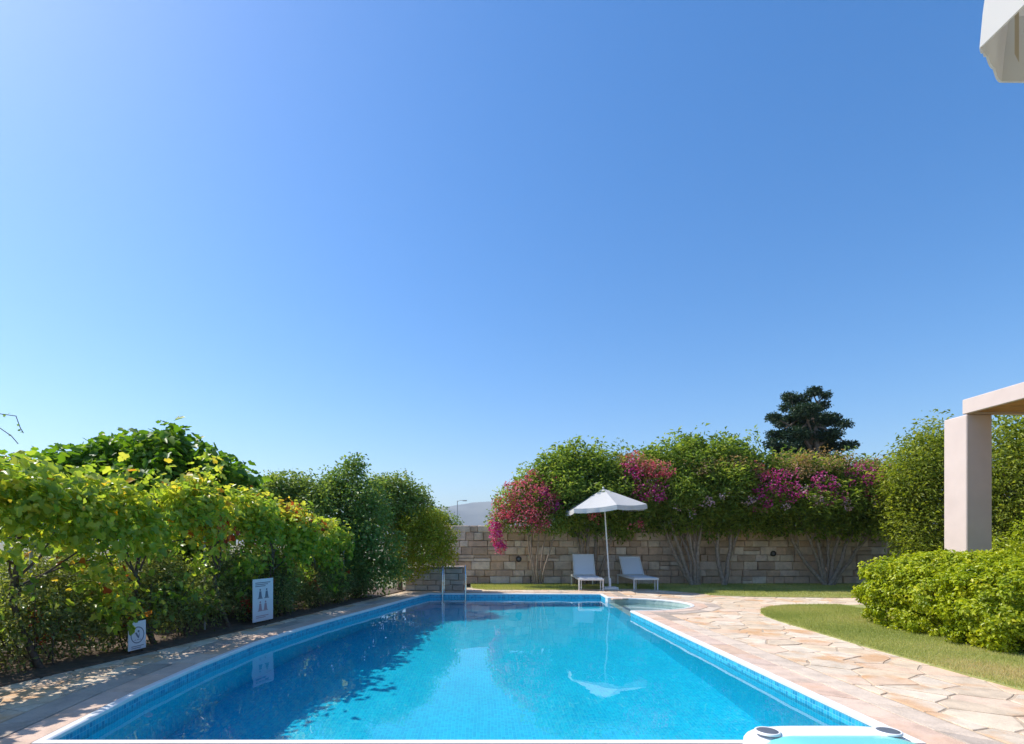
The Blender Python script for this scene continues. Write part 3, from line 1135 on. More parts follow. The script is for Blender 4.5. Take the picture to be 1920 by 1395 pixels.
for k in range(4):
    xa = -1.6 + k * 0.3
    MB().rbox((xa, 13.6, 0.6), (xa + 0.29, 14.02, 0.635), 0.008).build('capstone', M['low_wall_stone'], lw)

# ------------------------------------------------------------------ villa corner: pillar and roof slab
pil = root('porch', 'cream stucco porch corner with square pillar and flat roof', 'porch', (8.13, 8.7, 0))
PX, PY, PW = 7.93, 8.5, 0.42
MB().rbox((PX, PY, -0.05), (PX + PW, PY + PW, 3.345), 0.012).build('pillar', M['stucco'], pil)
RX, RY = 7.93, 8.58
rf = MB()
rf.rbox((RX, -4, 3.36), (RX + 0.06, RY, 3.6), 0.008)  # roof carried on out of view to shade the pillar's front face
rf.rbox((RX + 0.062, RY - 0.07, 3.35), (14, RY, 3.6), 0.008)
rf.box((RX + 0.05, -4, 3.5), (14, RY - 0.06, 3.58))
rf.build('roof', M['stucco'], pil)
for k in range(62):
    y = RY - 0.08 - (k + 1) * 0.2
    if y < -3.9: break
    MB().rbox((RX + 0.066, y + 0.004, 3.385), (13.9, y + 0.196, 3.41), 0.004).build('soffit_board', M['soffit'], pil)
for y in (3.6, -1.3):
    MB().rbox((PX, y, -0.05), (PX + PW, y + PW, 3.355), 0.012).build('pillar', M['stucco'], pil)
MB().box((9.0, -4, -0.06), (11.3, 8.92, 0.03)).build('bounce_floor', M['terracotta'], pil)  # unseen floor, added to bounce brown light onto the pillar's front
MB().box((11.3, -4, -0.06), (11.6, 5.5, 3.39)).build('wall', M['stucco'], pil)  # unseen wall, added to keep sky light off the pillar's front

# ------------------------------------------------------------------ parasols
def parasol(name, label, loc, R, zedge, zapex, nseg, rot0, tilt, base_w, group, val=0.16, sag=0.05, pole_r=0.02, outline=None):
    rt = root(name, label, 'parasol', loc, group)
    rt['local'] = 1
    Mt = Matrix.Rotation(tilt, 4, 'Y')
    b = MB()
    apex = Vector((0, 0, zapex))
    rim = [Vector((R * math.cos(rot0 + 2 * PI * k / nseg), R * math.sin(rot0 + 2 * PI * k / nseg), zedge)) for k in range(nseg)]
    if outline:
        rim = [Vector((x - loc[0], y - loc[1], zedge)) for x, y in outline]
        nseg = len(rim)
    sub = 6
    for k in range(nseg):
        A, B = rim[k], rim[(k + 1) % nseg]
        vs, rows = [], []
        for i in range(sub + 1):
            t = i / sub
            row = []
            for j in range(sub + 1):
                u = j / sub
                p = apex.lerp(A, t).lerp(apex.lerp(B, t), u)
                p = p + Vector((0, 0, -sag * 4 * u * (1 - u) * t))
                row.append(len(vs)); vs.append(Mt @ p)
            rows.append(row)
        fs = [(rows[i][j], rows[i + 1][j], rows[i + 1][j + 1], rows[i][j + 1]) for i in range(sub) for j in range(sub) if i > 0]
        fs += [(rows[0][0], rows[1][j], rows[1][j + 1]) for j in range(sub)]
        b.add(vs, fs)
    cn = b.build('canopy', M['canvas'], rt)
    v = MB()
    for k in range(nseg):
        A, B = rim[k], rim[(k + 1) % nseg]
        vs, fs = [], []
        m = 10
        for j in range(m + 1):
            u = j / m
            p = A.lerp(B, u) + Vector((0, 0, -sag * 4 * u * (1 - u)))
            o2 = Vector((p.x, p.y, 0)).normalized() * (0.012 + 0.012 * math.sin(j * 2.1 + k) * math.sin(PI * u) * ((B - A).length > 0.5))
            drop = val * (0.95 + 0.05 * abs(math.sin(PI * u * 2)))
            vs.append(Mt @ p); vs.append(Mt @ (p + o2 * 0.6 + Vector((0, 0, -drop * 0.5)))); vs.append(Mt @ (p + o2 + Vector((0, 0, -drop))))
        for j in range(m):
            for q in (0, 1):
                fs.append((j * 3 + q, j * 3 + q + 1, (j + 1) * 3 + q + 1, (j + 1) * 3 + q))
        v.add(vs, fs)
    vo = v.build('valance', M['canvas'], rt)
    for ob, th in ((cn, 0.003), (vo, 0.004)):
        md = ob.modifiers.new('thickness', 'SOLIDIFY'); md.thickness = th; md.offset = 0
    for k in range(nseg):
        MB().tube([Mt @ (apex + Vector((0, 0, -0.05))), Mt @ (rim[k] * 0.985 + Vector((0, 0, -0.02)))], 0.008, 6).build('rib', M['white_metal'], rt)
        h = apex.lerp(rim[k], 0.5) + Vector((0, 0, -0.03))
        MB().tube([Mt @ Vector((0, 0, zedge - 0.12)), Mt @ h], 0.006, 6).build('strut', M['white_metal'], rt)
    MB().tube([Mt @ Vector((0, 0, zapex + 0.05)), Mt @ Vector((0, 0, zedge - 0.12)), Mt @ Vector((0, 0, 0.12))], pole_r, 12).build('pole', M['white_metal'], rt)
    MB().lathe([(0.001, 0.045), (0.022, 0.035), (0.03, 0.0), (0.001, 0.0)], 12, Mt @ Vector((0, 0, zapex))).build('finial', M['white_metal'], rt)
    q = MB()
    q.rbox((-base_w, -base_w, 0), (base_w, base_w, 0.07), 0.012)
    q.lathe([(0.032, 0.07), (0.032, 0.3), (0.026, 0.3)], 14)
    q.build('base', M['white_metal'], rt)
    return rt
parasol('parasol', 'white hexagonal parasol standing between the two loungers', (3.5, 14.05, 0.0), 1.1, 2.2, 2.72, 6, -PI / 2 + 0.04, -0.066, 0.19, 'white parasols', 0.12, 0.03)

# ------------------------------------------------------------------ sun loungers
def lounger(label, loc, rotz, back_deg):
    rt = root('sun_lounger', label, 'sun lounger', loc, 'white sun loungers under the parasol', rotz=rotz)
    rt['local'] = 1
    W, L, H = 0.31, 1.25, 0.32       # foot end at -y, back hinge at y = L - 0.0
    fr = MB()
    for sx in (-1, 1):
        fr.rbox((sx * W - 0.018, 0, H - 0.05), (sx * W + 0.018, 1.9, H), 0.005)
    fr.rbox((-W + 0.019, 0.0, H - 0.05), (W - 0.019, 0.036, H), 0.005)
    fr.rbox((-W + 0.019, 1.86, H - 0.05), (W - 0.019, 1.9, H), 0.005)
    fr.build('frame', M['white_metal'], rt)
    for sx in (-1, 1):
        for y in (0.06, 1.82):
            MB().tube([(sx * W, y, 0.0), (sx * W, y, H - 0.051)], 0.019, 8).build('leg', M['white_metal'], rt)
        MB().tube([(sx * (W - 0.06), 0.1, 0.0), (sx * (W - 0.06), 0.1, H - 0.051)], 0.012, 8).build('leg', M['white_metal'], rt)
    st = MB().rbox((-W + 0.02, 0.02, H + 0.002), (W - 0.02, L, H + 0.012), 0.003).build('seat', M['textilene'], rt)
    a = math.radians(back_deg)
    MM = Matrix.Translation((0, L, H + 0.008)) @ Matrix.Rotation(a, 4, 'X')
    b = MB()
    BL = 0.7
    for sx in (-1, 1):
        b.rbox((sx * (W - 0.02) - 0.016, 0, -0.016), (sx * (W - 0.02) + 0.016, BL, 0.016), 0.004, MM)
    b.rbox((-W + 0.036, BL - 0.032, -0.016), (W - 0.036, BL, 0.016), 0.004, MM)
    b.build('back_frame', M['white_metal'], rt)
    MB().rbox((-W + 0.04, 0.02, 0.0), (W - 0.04, BL - 0.034, 0.01), 0.003, MM).build('backrest', M['textilene'], rt)
    tip = MM @ Vector((0, BL * 0.7, -0.016))
    for sx in (-1, 1):
        MB().tube([(sx * (W - 0.06), tip.y, tip.z), (sx * (W - 0.06), 1.8, H)], 0.009, 6).build('support', M['white_metal'], rt)
    return rt
lounger('white framed lounger left of the parasol pole with its back raised', (2.91, 13.62, 0.0), -0.06, 58)
lounger('white framed lounger right of the parasol pole with blue grey sling', (4.4, 13.78, 0.0), -0.02, 47)

# ------------------------------------------------------------------ pool ladder
lad = root('pool_ladder', 'polished steel pool ladder with two looped handrails at far end', 'ladder', (-0.65, 12.95, 0))
for x in (-0.92, -0.36):
    pts = [(x, 13.32, 0.0), (x, 13.32, 0.42), (x, 13.26, 0.6), (x, 13.1, 0.68), (x, 12.94, 0.66), (x, 12.82, 0.52), (x, 12.78, 0.3), (x, 12.78, -0.1), (x, 12.8, -1.1)]
    sm = []
    for i in range(len(pts) - 1):
        for t in (0, 0.33, 0.66):
            sm.append(Vector(pts[i]).lerp(Vector(pts[i + 1]), t))
    sm.append(Vector(pts[-1]))
    MB().tube(sm, 0.021, 10).build('handrail', M['steel'], lad)
    MB().lathe([(0.05, 0.0), (0.05, 0.012), (0.022, 0.02)], 14, (x, 13.32, 0.004)).build('flange', M['steel'], lad)
for z in (-0.28, -0.53, -0.78, -1.03):
    MB().rbox((-0.9, 12.74, z - 0.015), (-0.38, 12.82, z + 0.015), 0.006).build('tread', M['steel'], lad)

# ------------------------------------------------------------------ wall fittings, lamp post
for x, z, lb in ((1.17, 0.76, 'small round dark lamp set in the wall left of the loungers'), (8.86, 0.93, 'small round dark lamp set in the wall between the two right oleanders')):
    rt = root('wall_lamp', lb, 'wall lamp', (x, WY - 0.12, z), 'round lamps set in the stone wall')
    rt['local'] = 1
    rt.rotation_euler = (math.radians(90), 0, 0)
    MB().lathe([(0.001, 0.03), (0.045, 0.03), (0.055, 0.02), (0.058, 0.045), (0.08, 0.05), (0.088, 0.03), (0.088, -0.06)], 20).build('bezel', M['dark_fit'], rt)
    MB().lathe([(0.001, 0.036), (0.03, 0.034), (0.044, 0.031)], 16).build('lens', M['cup'], rt)
lp = root('lamp_post', 'thin grey street lamp post far behind the stone wall', 'street lamp', (-2.6, 60, 0))
MB().tube([(-2.6, 60, -0.1), (-2.6, 60, 6.1)], [0.07, 0.045], 8).build('post', M['galv'], lp)
MB().tube([(-2.6, 60, 6.0), (-2.3, 60, 6.15), (-1.9, 60, 6.15)], 0.03, 6).build('arm', M['galv'], lp)
MB().rbox((-2.0, 59.9, 6.06), (-1.5, 60.1, 6.18), 0.03).build('lamp_head', M['galv'], lp)

# ------------------------------------------------------------------ signs by the hedge
def sign(label, a, b, z0, h):
    """board from ground point a to b (2-D), front towards the pool"""
    a, b = Vector(a), Vector(b)
    d = b - a
    rt = root('sign', label, 'sign', (*((a + b) / 2), 0), 'white pool rule signs', rotz=math.atan2(d.y, d.x))
    rt['local'] = 1
    w = d.length / 2
    MB().rbox((-w, -0.006, z0), (w, 0.006, z0 + h), 0.003).build('board', M['board'], rt)
    for sx in (-0.7, 0.7):
        MB().rbox((sx * w - 0.008, 0.007, -0.02), (sx * w + 0.008, 0.02, z0 + h * 0.8), 0.003).build('stake', M['dark_fit'], rt)
    return rt, w
Y_ = -0.0075
rt, w = sign('tall white sign board with four pictograms in two rows', (-3.41, 7.82), (-3.28, 8.26), 0.05, 0.65)
for k in range(3):
    MB().box((-w * 0.78, Y_ - 0.001, 0.635 - k * 0.026), (w * (0.7 - 0.25 * k), Y_, 0.647 - k * 0.026)).build('print_line', M['ink'], rt)
for i, (cx, cz, mt) in enumerate(((-0.07, 0.47, 'ink'), (0.075, 0.47, 'ink'), (-0.07, 0.28, 'ink_red'), (0.05, 0.28, 'ink_red'))):
    f = MB()
    f.add([(cx + 0.017 * math.cos(2 * PI * k / 10), Y_, cz + 0.062 + 0.017 * math.sin(2 * PI * k / 10)) for k in range(10)], [tuple(range(10))])
    f.add([(cx - 0.022, Y_, cz + 0.04), (cx - 0.03, Y_, cz - 0.01), (cx - 0.04, Y_, cz - 0.06), (cx + 0.04, Y_, cz - 0.06), (cx + 0.03, Y_, cz - 0.01), (cx + 0.022, Y_, cz + 0.04)], [(0, 1, 2, 3, 4, 5)])
    f.add([(cx - 0.055, Y_, cz - 0.062), (cx + 0.055, Y_, cz - 0.062), (cx + 0.055, Y_, cz - 0.074), (cx - 0.055, Y_, cz - 0.074)], [(0, 1, 2, 3)])
    f.build('pictogram', M[mt], rt)
for k in range(2):
    MB().box((-w * 0.7, Y_ - 0.001, 0.13 - k * 0.025), (w * (0.5 - 0.3 * k), Y_, 0.14 - k * 0.025)).build('print_line', M['ink_red'], rt)
rt, w = sign('small white sign with a round pictogram half behind a leaf', (-3.88, 5.75), (-3.84, 5.99), 0.05, 0.32)
ring = MB()
for r0, r1 in ((0.083, 0.094),):
    n = 28
    vs = [(r * math.cos(2 * PI * k / n), Y_, 0.215 + r * math.sin(2 * PI * k / n)) for r in (r0, r1) for k in range(n)]
    ring.add(vs, [(k, (k + 1) % n, n + (k + 1) % n, n + k) for k in range(n)])
ring.build('ring', M['ink'], rt)
f = MB()
f.add([(0.014 + 0.014 * math.cos(2 * PI * k / 10), Y_, 0.255 + 0.014 * math.sin(2 * PI * k / 10)) for k in range(10)], [tuple(range(10))])
f.add([(-0.03, Y_, 0.240), (-0.012, Y_, 0.246), (0.012, Y_, 0.202), (0.03, Y_, 0.25), (0.02, Y_, 0.172), (-0.006, Y_, 0.192), (-0.04, Y_, 0.25), (-0.042, Y_, 0.26), (-0.012, Y_, 0.208)], [tuple(range(9))])
for k in range(3):
    f.add([(-0.05 + 0.035 * k, Y_, 0.158), (-0.028 + 0.035 * k, Y_, 0.166), (-0.015 + 0.035 * k, Y_, 0.158), (-0.028 + 0.035 * k, Y_, 0.158)], [(0, 3, 2, 1)])
f.build('pictogram', M['ink'], rt)
for k in range(2):
    MB().box((-w * 0.7, Y_ - 0.001, 0.088 - k * 0.02), (w * (0.7 - 0.3 * k), Y_, 0.096 - k * 0.02)).build('print_line', M['ink'], rt)

# ------------------------------------------------------------------ inflatable lounge on the near edge
fl = root('pool_float', 'white and turquoise inflatable pool lounge with two grey cup holders', 'pool float', (1.95, 2.2, 0.0))
def pillow(x0, x1, y0, y1, z0, z1, n=4.0, seg=28, rows=14):
    """inflated rounded box"""
    b = MB()
    cx, cy, cz = (x0 + x1) / 2, (y0 + y1) / 2, (z0 + z1) / 2
    rx, ry, rz = (x1 - x0) / 2, (y1 - y0) / 2, (z1 - z0) / 2
    def sp(c, e): return math.copysign(abs(c) ** e, c)
    vs, fs = [], []
    for i in range(rows + 1):
        ph = -PI / 2 + PI * i / rows
        for k in range(seg):
            th = 2 * PI * k / seg
            vs.append((cx + rx * sp(math.cos(ph), 0.5) * sp(math.cos(th), 2 / n), cy + ry * sp(math.cos(ph), 0.5) * sp(math.sin(th), 2 / n), cz + rz * sp(math.sin(ph), 0.6)))
    for i in range(rows):
        for k in range(seg):
            k2 = (k + 1) % seg
            fs.append((i * seg + k, i * seg + k2, (i + 1) * seg + k2, (i + 1) * seg + k))
    return b.add(vs, fs, True)
pillow(1.485, 2.37, 2.785, 3.01, 0.0, 0.215, 5).build('headrest', M['vinyl'], fl)
pillow(1.5, 2.35, 1.0, 2.95, 0.0, 0.235, 6).build('mattress', M['vinyl_teal'], fl)
for cx in (1.585, 2.25):
    MB().lathe([(0.066, 0.205), (0.065, 0.2155), (0.06, 0.2185), (0.055, 0.216)], 24, (cx, 2.875, 0)).build('cup_rim', M['vinyl'], fl)
    MB().lathe([(0.0555, 0.214), (0.052, 0.2175), (0.03, 0.2175), (0.001, 0.2175)], 24, (cx, 2.875, 0)).build('cup_holder', M['cup'], fl)

# ------------------------------------------------------------------ vine hedge along the left
LINE = [(-5.05, 2.0), (-4.62, 3.3), (-4.3, 4.5), (-3.98, 5.6), (-3.5, 7.5), (-2.95, 9.6), (-2.55, 11.4), (-2.2, 12.9)]
def line_at(Y, off=0.0):
    for (x0, y0), (x1, y1) in zip(LINE, LINE[1:]):
        if y0 <= Y <= y1:
            return x0 + (x1 - x0) * (Y - y0) / (y1 - y0) - off
    return LINE[-1][0] - off if Y > LINE[-1][1] else LINE[0][0] - off

fence = root('wire_fence', 'grey metal posts with thin wires carrying the vines', 'fence', (-3.4, 7.5, 0))
pys = [3.0, 5.2, 7.4, 9.4, 11.3]
for y in pys:
    x = line_at(y, 0.38)
    MB().tube([(x, y, -0.05), (x, y, 1.75)], 0.014, 8).build('post', M['galv'], fence)
for z in (0.5, 0.9, 1.3, 1.65):
    MB().tube([(line_at(y, 0.38), y, z) for y in pys], 0.002, 4).build('wire', M['galv'], fence)

def clear_sign(p):
    x, y, z = p[:, 0], p[:, 1], p[:, 2]
    return ~((y > 7.3) & (y < 8.45) & (z < 0.85) & (x > -3.5 + (y - 7.8) * 0.28)) & ~((y > 5.75) & (y < 6.1) & (z < 0.42) & (x > -3.95))
vines = [  # y centre, half length, height, label
    (3.6, 0.9, 1.92, 'grapevine at the left edge of the photo nearest the viewer'),
    (5.0, 0.85, 2.0, 'grapevine with orange and yellow leaves above the low shrubs'),
    (6.25, 0.8, 1.95, 'grapevine above the small round pictogram sign'),
    (7.5, 0.8, 2.1, 'bright yellow green grapevine rising above the tall sign'),
    (8.7, 0.75, 1.9, 'light green grapevine just beyond the tall sign'),
    (9.9, 0.75, 1.65, 'low grapevine at the far end of the vine row'),
]
for i, (y, hl, h, lb) in enumerate(vines):
    x = line_at(y, 0.16)
    rt = root('grapevine', lb, 'grapevine', (x, y, 0.02), 'grapevines on the wire fence')
    tb = MB()
    trunk = [(x - 0.02, y + 0.15, 0.0), (x - 0.1, y + 0.05, 0.35), (x - 0.14, y - 0.05, 0.75), (x - 0.1, y, 1.15)]
    tb.tube(trunk, [0.034, 0.028, 0.024, 0.02], 8)
    tb.build('trunk', M['bark_vine'], rt)
    cb = MB()
    for k in range(7):
        yy = y + random.uniform(-hl, hl)
        limb(cb, (x - 0.1, y, random.uniform(0.7, 1.15)), (line_at(yy, 0.15) + random.uniform(-0.15, 0.12), yy, random.uniform(1.1, h)), 0.014, 0.005, 0.18)
    cb.build('cane', M['bark_vine'], rt)
    bl, mid = [], []
    for k in range(8):
        yy = y + hl * (-1 + 2 * (k + 0.5) / 8) + random.uniform(-0.1, 0.1)
        bl.append((line_at(yy, 0.14) + random.uniform(-0.1, 0.1), yy, random.uniform(1.35, h - 0.22), random.uniform(0.16, 0.24), random.uniform(0.26, 0.38), random.uniform(0.2, 0.32)))
    for k in range(5):
        yy = y + random.uniform(-hl, hl)
        bl.append((line_at(yy, 0.16) + random.uniform(-0.15, 0.1), yy, h - random.uniform(-0.16, 0.3), 0.12, 0.14, random.uniform(0.1, 0.2)))
    for k in range(5):
        yy = y + random.uniform(-hl, hl)
        bl.append((line_at(yy, 0.16) + random.uniform(-0.12, 0.1), yy, h - random.uniform(0.25, 0.42), 0.2, 0.32, random.uniform(0.2, 0.3)))
    for k in range(14):
        yy = y + random.uniform(-hl, hl)
        mid.append((line_at(yy, 0.14) + random.uniform(-0.1, 0.12), yy, random.uniform(0.45, 1.3), random.uniform(0.08, 0.18), random.uniform(0.12, 0.26), random.uniform(0.2, 0.4)))
    if i == 2:
        mid += [(-3.86, 5.72, 0.44, 0.06, 0.06, 0.05), (-3.93, 5.62, 0.5, 0.1, 0.1, 0.08), (-3.86, 5.8, 0.45, 0.05, 0.06, 0.04)] * 3
    ph = i * 1.7
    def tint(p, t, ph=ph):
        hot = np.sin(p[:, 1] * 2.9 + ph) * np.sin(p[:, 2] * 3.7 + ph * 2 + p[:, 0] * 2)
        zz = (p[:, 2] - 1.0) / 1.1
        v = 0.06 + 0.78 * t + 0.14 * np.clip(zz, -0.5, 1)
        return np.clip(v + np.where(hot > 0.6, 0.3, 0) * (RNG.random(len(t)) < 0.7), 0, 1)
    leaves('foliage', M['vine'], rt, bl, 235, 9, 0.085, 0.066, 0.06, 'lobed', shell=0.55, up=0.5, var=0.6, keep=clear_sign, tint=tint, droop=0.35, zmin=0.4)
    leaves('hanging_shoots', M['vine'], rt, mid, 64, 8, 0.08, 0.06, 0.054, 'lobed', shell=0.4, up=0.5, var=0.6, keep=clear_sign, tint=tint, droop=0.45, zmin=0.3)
    if i == 1:
        tw = MB()
        for pts in ([(-30, 760), (0, 776), (30, 780), (38, 802), (44, 812)], [(-20, 790), (2, 804), (22, 818), (34, 832)]):
            tw.tube([P(a, b2, 4.85) for a, b2 in pts], 0.004, 5)
        a, b2 = P(-20, 765, 4.85), Vector((line_at(4.6, 0.35), 4.6, 1.6))
        tw.tube([b2, b2.lerp(a, 0.5) + Vector((-0.1, 0, 0.1)), a], [0.007, 0.006, 0.004], 5)
        tw.build('tendril', M['bark_vine'], rt)
        pts = np.array([P(px, py, 4.85) for px, py in ((4, 776), (8, 780), (14, 777), (33, 786), (37, 795), (40, 806), (43, 811), (20, 817))]) - np.array(parent_off(rt))
        n = len(pts)
        me = leaf_mesh('leaf', pts, rdir(n), rdir(n), np.full(n, 0.035), np.full(n, 0.025), np.full(n, 0.3))
        link_mesh('young_leaves', me, M['vine'], rt)

# low flowering shrubs at the foot of the hedge
lows = [(3.3, 0.75, 0.65), (4.35, 0.6, 0.7), (5.25, 0.5, 0.72), (6.2, 0.55, 0.65), (7.0, 0.5, 0.75), (8.25, 0.55, 0.7), (9.1, 0.5, 0.72), (10.0, 0.5, 0.75), (10.9, 0.5, 0.62), (11.8, 0.5, 0.5)]
low_lb = ['low grey green shrub at the very front of the hedge foot', 'low shrub with red blooms by the front of the paving', 'low shrub just before the small round pictogram sign', 'low dark shrub just behind the small pictogram sign',
          'low shrub just before the tall sign board', 'low shrub right behind the tall sign board', 'straggly low shrub halfway along the pool', 'pale dry low shrub beneath the far grapevine', 'low shrub beside the thin fence post',
          'last low shrub of the row before the far bushes']
for i, (y, r, h) in enumerate(lows):
    x = line_at(y, 0.32)
    h *= 1.22
    rt = root('low_shrub', low_lb[i], 'shrub', (x, y, 0.02), 'low shrubs at the foot of the vines')
    st = MB()
    for k in range(9):
        limb(st, (x + random.uniform(-0.08, 0.08), y + random.uniform(-0.1, 0.1), 0.0), (x + random.uniform(-0.3, 0.28), y + random.uniform(-r, r) * 0.9, h * random.uniform(0.6, 1.0)), 0.008, 0.003, 0.15)
    st.build('stem', M['bark_vine'], rt)
    bl = [(x + random.uniform(-0.14, 0.1), y + r * (-0.8 + 1.6 * (k + 0.5) / 6), h * random.uniform(0.35, 0.72), random.uniform(0.2, 0.3), random.uniform(0.22, 0.34), h * random.uniform(0.28, 0.42)) for k in range(6)]
    bl += [(x - 0.25, y + random.uniform(-r, r), h * random.uniform(0.7, 1.1), 0.28, 0.34, 0.26) for k in range(3)]
    leaves('foliage', M['low'], rt, bl, 700 if i < 4 else 1000, 8, 0.06, 0.045, 0.021, shell=0.6, up=0.35, var=0.4, keep=clear_sign)
    if i in (0, 1, 2, 3, 5, 7):
        bb = [(x + random.uniform(0.0, 0.22), y + random.uniform(-r, r) * 0.8, h * random.uniform(0.25, 0.85), 0.04, 0.05, 0.05) for k in range(4)]
        leaves('blossom', M['red_bloom'], rt, bb, 26, 7, 0.022, 0.03, 0.024, var=0.3)

ub = []
q = random.Random(3)
for k in range(95):
    Y = q.uniform(2.6, 13.0)
    ub.append((line_at(Y, 0) - q.uniform(1.0, 3.2), Y, q.uniform(0.25, 0.75), q.uniform(0.3, 0.5), q.uniform(0.35, 0.6), q.uniform(0.3, 0.5)))
ug = leaves('undergrowth', M['broom'], None, ub, 5200, 9, 0.1, 0.07, 0.032, shell=0.7)
props(ug, 'tangled green undergrowth filling the ground behind the wire fence', 'undergrowth', kind='stuff')

# ------------------------------------------------------------------ trees and bushes
def tree(name, label, cat, base, top, crown_blobs, leafmat, bark, clusters, per, cr, L, W, shape='oval', group=None, r0=0.08, stems=1, droop=0.1, shell=0.7, up=0.45,
         tint=None, lean=0.0, var=0.3, squash=1.0, part='crown', nf=2):
    rt = root(name, label, cat, base, group)
    tk = MB()
    bx, by, bz = base
    for s_ in range(stems):
        ang = 2 * PI * s_ / max(1, stems) + random.uniform(-0.4, 0.4)
        sp = 0.0 if stems == 1 else 0.08
        t0 = Vector((bx + sp * math.cos(ang), by + sp * math.sin(ang), bz - 0.03))
        t1 = Vector((bx + lean + (0.5 * (top - bz) * math.cos(ang) * 0.55 if stems > 1 else 0), by + (0.5 * (top - bz) * math.sin(ang) * 0.25 if stems > 1 else 0), top))
        limb(tk, t0, t1, r0 if stems == 1 else r0 * 0.7, r0 * 0.45, 0.05, 6, 8)
    tk.build('trunk', bark, rt)
    lm = MB()
    for b in crown_blobs:
        a = Vector((bx + lean * 0.6, by, bz + (top - bz) * random.uniform(0.55, 1.0)))
        limb(lm, a, Vector(b[:3]) + Vector((random.uniform(-0.3, 0.3) * b[3], random.uniform(-0.3, 0.3) * b[4], 0.2 * b[5])), r0 * 0.45, r0 * 0.12, 0.1)
        for q in range(2):
            d = Vector((random.uniform(-1, 1), random.uniform(-1, 1), random.uniform(-0.2, 1))).normalized()
            limb(lm, Vector(b[:3]), Vector(b[:3]) + Vector((d.x * b[3], d.y * b[4], d.z * b[5])) * 0.85, r0 * 0.16, r0 * 0.05, 0.1, 4, 5)
    lm.build('branch', bark, rt)
    leaves(part, leafmat, rt, fuzz(crown_blobs, nf, len(label), 0.4, 1.2), clusters, per, cr, L, W, shape, shell=shell, up=up, droop=droop, tint=tint, var=var, squash=squash)
    return rt

def rnd_blobs(cx, cy, z0, z1, rx, ry, n, r, seed):
    """lumps that fill an ellipsoid-like crown"""
    q = random.Random(seed)
    out = [(cx, cy, (z0 + z1) / 2, rx * 0.72, ry * 0.72, (z1 - z0) * 0.38)]
    for k in range(n):
        a = q.uniform(0, 2 * PI); t = q.uniform(-0.75, 0.95)
        k2 = math.sqrt(1 - t * t)
        s_ = q.uniform(0.6, 0.82)
        rr = r * q.uniform(0.7, 1.25)
        out.append((cx + rx * k2 * math.cos(a) * s_, cy + ry * k2 * math.sin(a) * s_, (z0 + z1) / 2 + (z1 - z0) / 2 * t * 0.8, rr, rr, rr * 0.8))
    return out

# fig tree behind the vines: lumps follow its uneven top
fb = []
for px, py, Y, r in ((80, 880, 8.2, 0.5), (140, 868, 8.5, 0.5), (200, 862, 8.6, 0.55), (250, 850, 8.8, 0.55), (300, 838, 8.8, 0.5), (335, 845, 8.6, 0.5), (380, 868, 8.6, 0.45), (420, 880, 8.8, 0.42), (440, 905, 8.8, 0.35),
                     (300, 900, 8.4, 0.6), (220, 915, 8.2, 0.6), (380, 930, 8.6, 0.5), (120, 930, 8.0, 0.6), (330, 960, 8.6, 0.6), (230, 870, 9.4, 0.6), (400, 910, 9.4, 0.5), (50, 905, 8.2, 0.5), (10, 920, 8.2, 0.5)):
    c = P(px, py + 32, Y)
    fb.append((c.x, c.y, c.z, r * 0.95, r * 0.95, r * 0.75))
tree('fig_tree', 'rounded fig tree with big leaves behind the grapevines', 'tree', (-5.3, 8.8, 0), 1.6, fb, M['fig'], M['bark'], 2500, 8, 0.12, 0.125, 0.105, 'lobed', group='trees beyond the fence', r0=0.11, droop=0.3, shell=0.7)
tb_ = []
for px, py, Y, r in ((510, 925, 11, 0.35), (545, 920, 11.2, 0.38), (580, 925, 11.4, 0.38), (530, 960, 11, 0.45), (575, 970, 11, 0.5), (490, 950, 10.8, 0.4), (560, 1000, 10.6, 0.5)):
    c = P(px, py, Y)
    tb_.append((c.x, c.y, c.z, r, r, r * 0.85))
tree('bushy_tree', 'mid green bushy tree right of the fig tree', 'tree', (-4.0, 11.2, 0), 1.3, tb_, M['olive'], M['bark'], 1300, 9, 0.1, 0.075, 0.04, group='trees beyond the fence')
tb_ = []
for px, py, Y, r in ((655, 890, 12, 0.28), (668, 872, 12, 0.16), (645, 915, 12, 0.42), (620, 925, 12, 0.35), (690, 925, 12.2, 0.35), (650, 955, 11.8, 0.5), (615, 965, 11.8, 0.45), (690, 970, 12, 0.5), (660, 1010, 11.7, 0.5), (700, 1030, 11.8, 0.5), (690, 1075, 11.9, 0.45), (730, 1070, 12.3, 0.4), (655, 1060, 11.8, 0.4)):
    c = P(px, py, Y)
    tb_.append((c.x, c.y, c.z, r, r, r * 0.85))
tree('carob_tree', 'dark green tree with a sparse pointed top near the wall corner', 'tree', (-2.9, 12.1, 0), 1.8, tb_, M['carob'], M['bark'], 1700, 9, 0.1, 0.08, 0.045, group='trees beyond the fence')
tb_ = []
for px, py, Y, r in ((715, 915, 13.4, 0.3), (745, 918, 13.4, 0.36), (770, 928, 13.6, 0.34), (785, 945, 13.6, 0.3), (730, 950, 13.3, 0.45), (765, 965, 13.4, 0.42), (720, 990, 13.2, 0.45)):
    c = P(px, py, Y)
    tb_.append((c.x, c.y, c.z, r, r, r * 0.85))
tree('bushy_tree', 'dull green tree right of the pointed dark tree', 'tree', (-2.1, 13.6, 0), 1.6, tb_, M['olive'], M['bark'], 1300, 9, 0.1, 0.07, 0.035, group='trees beyond the fence')
tb_ = []
for px, py, Y, r in ((770, 985, 13.2, 0.4), (800, 990, 13.3, 0.42), (825, 1010, 13.4, 0.36), (760, 1020, 13.1, 0.45), (800, 1035, 13.2, 0.5), (830, 1045, 13.4, 0.3), (765, 1060, 13.2, 0.42), (790, 975, 13.3, 0.3)):
    c = P(px, py, Y)
    tb_.append((c.x, c.y, c.z, r, r, r * 0.85))
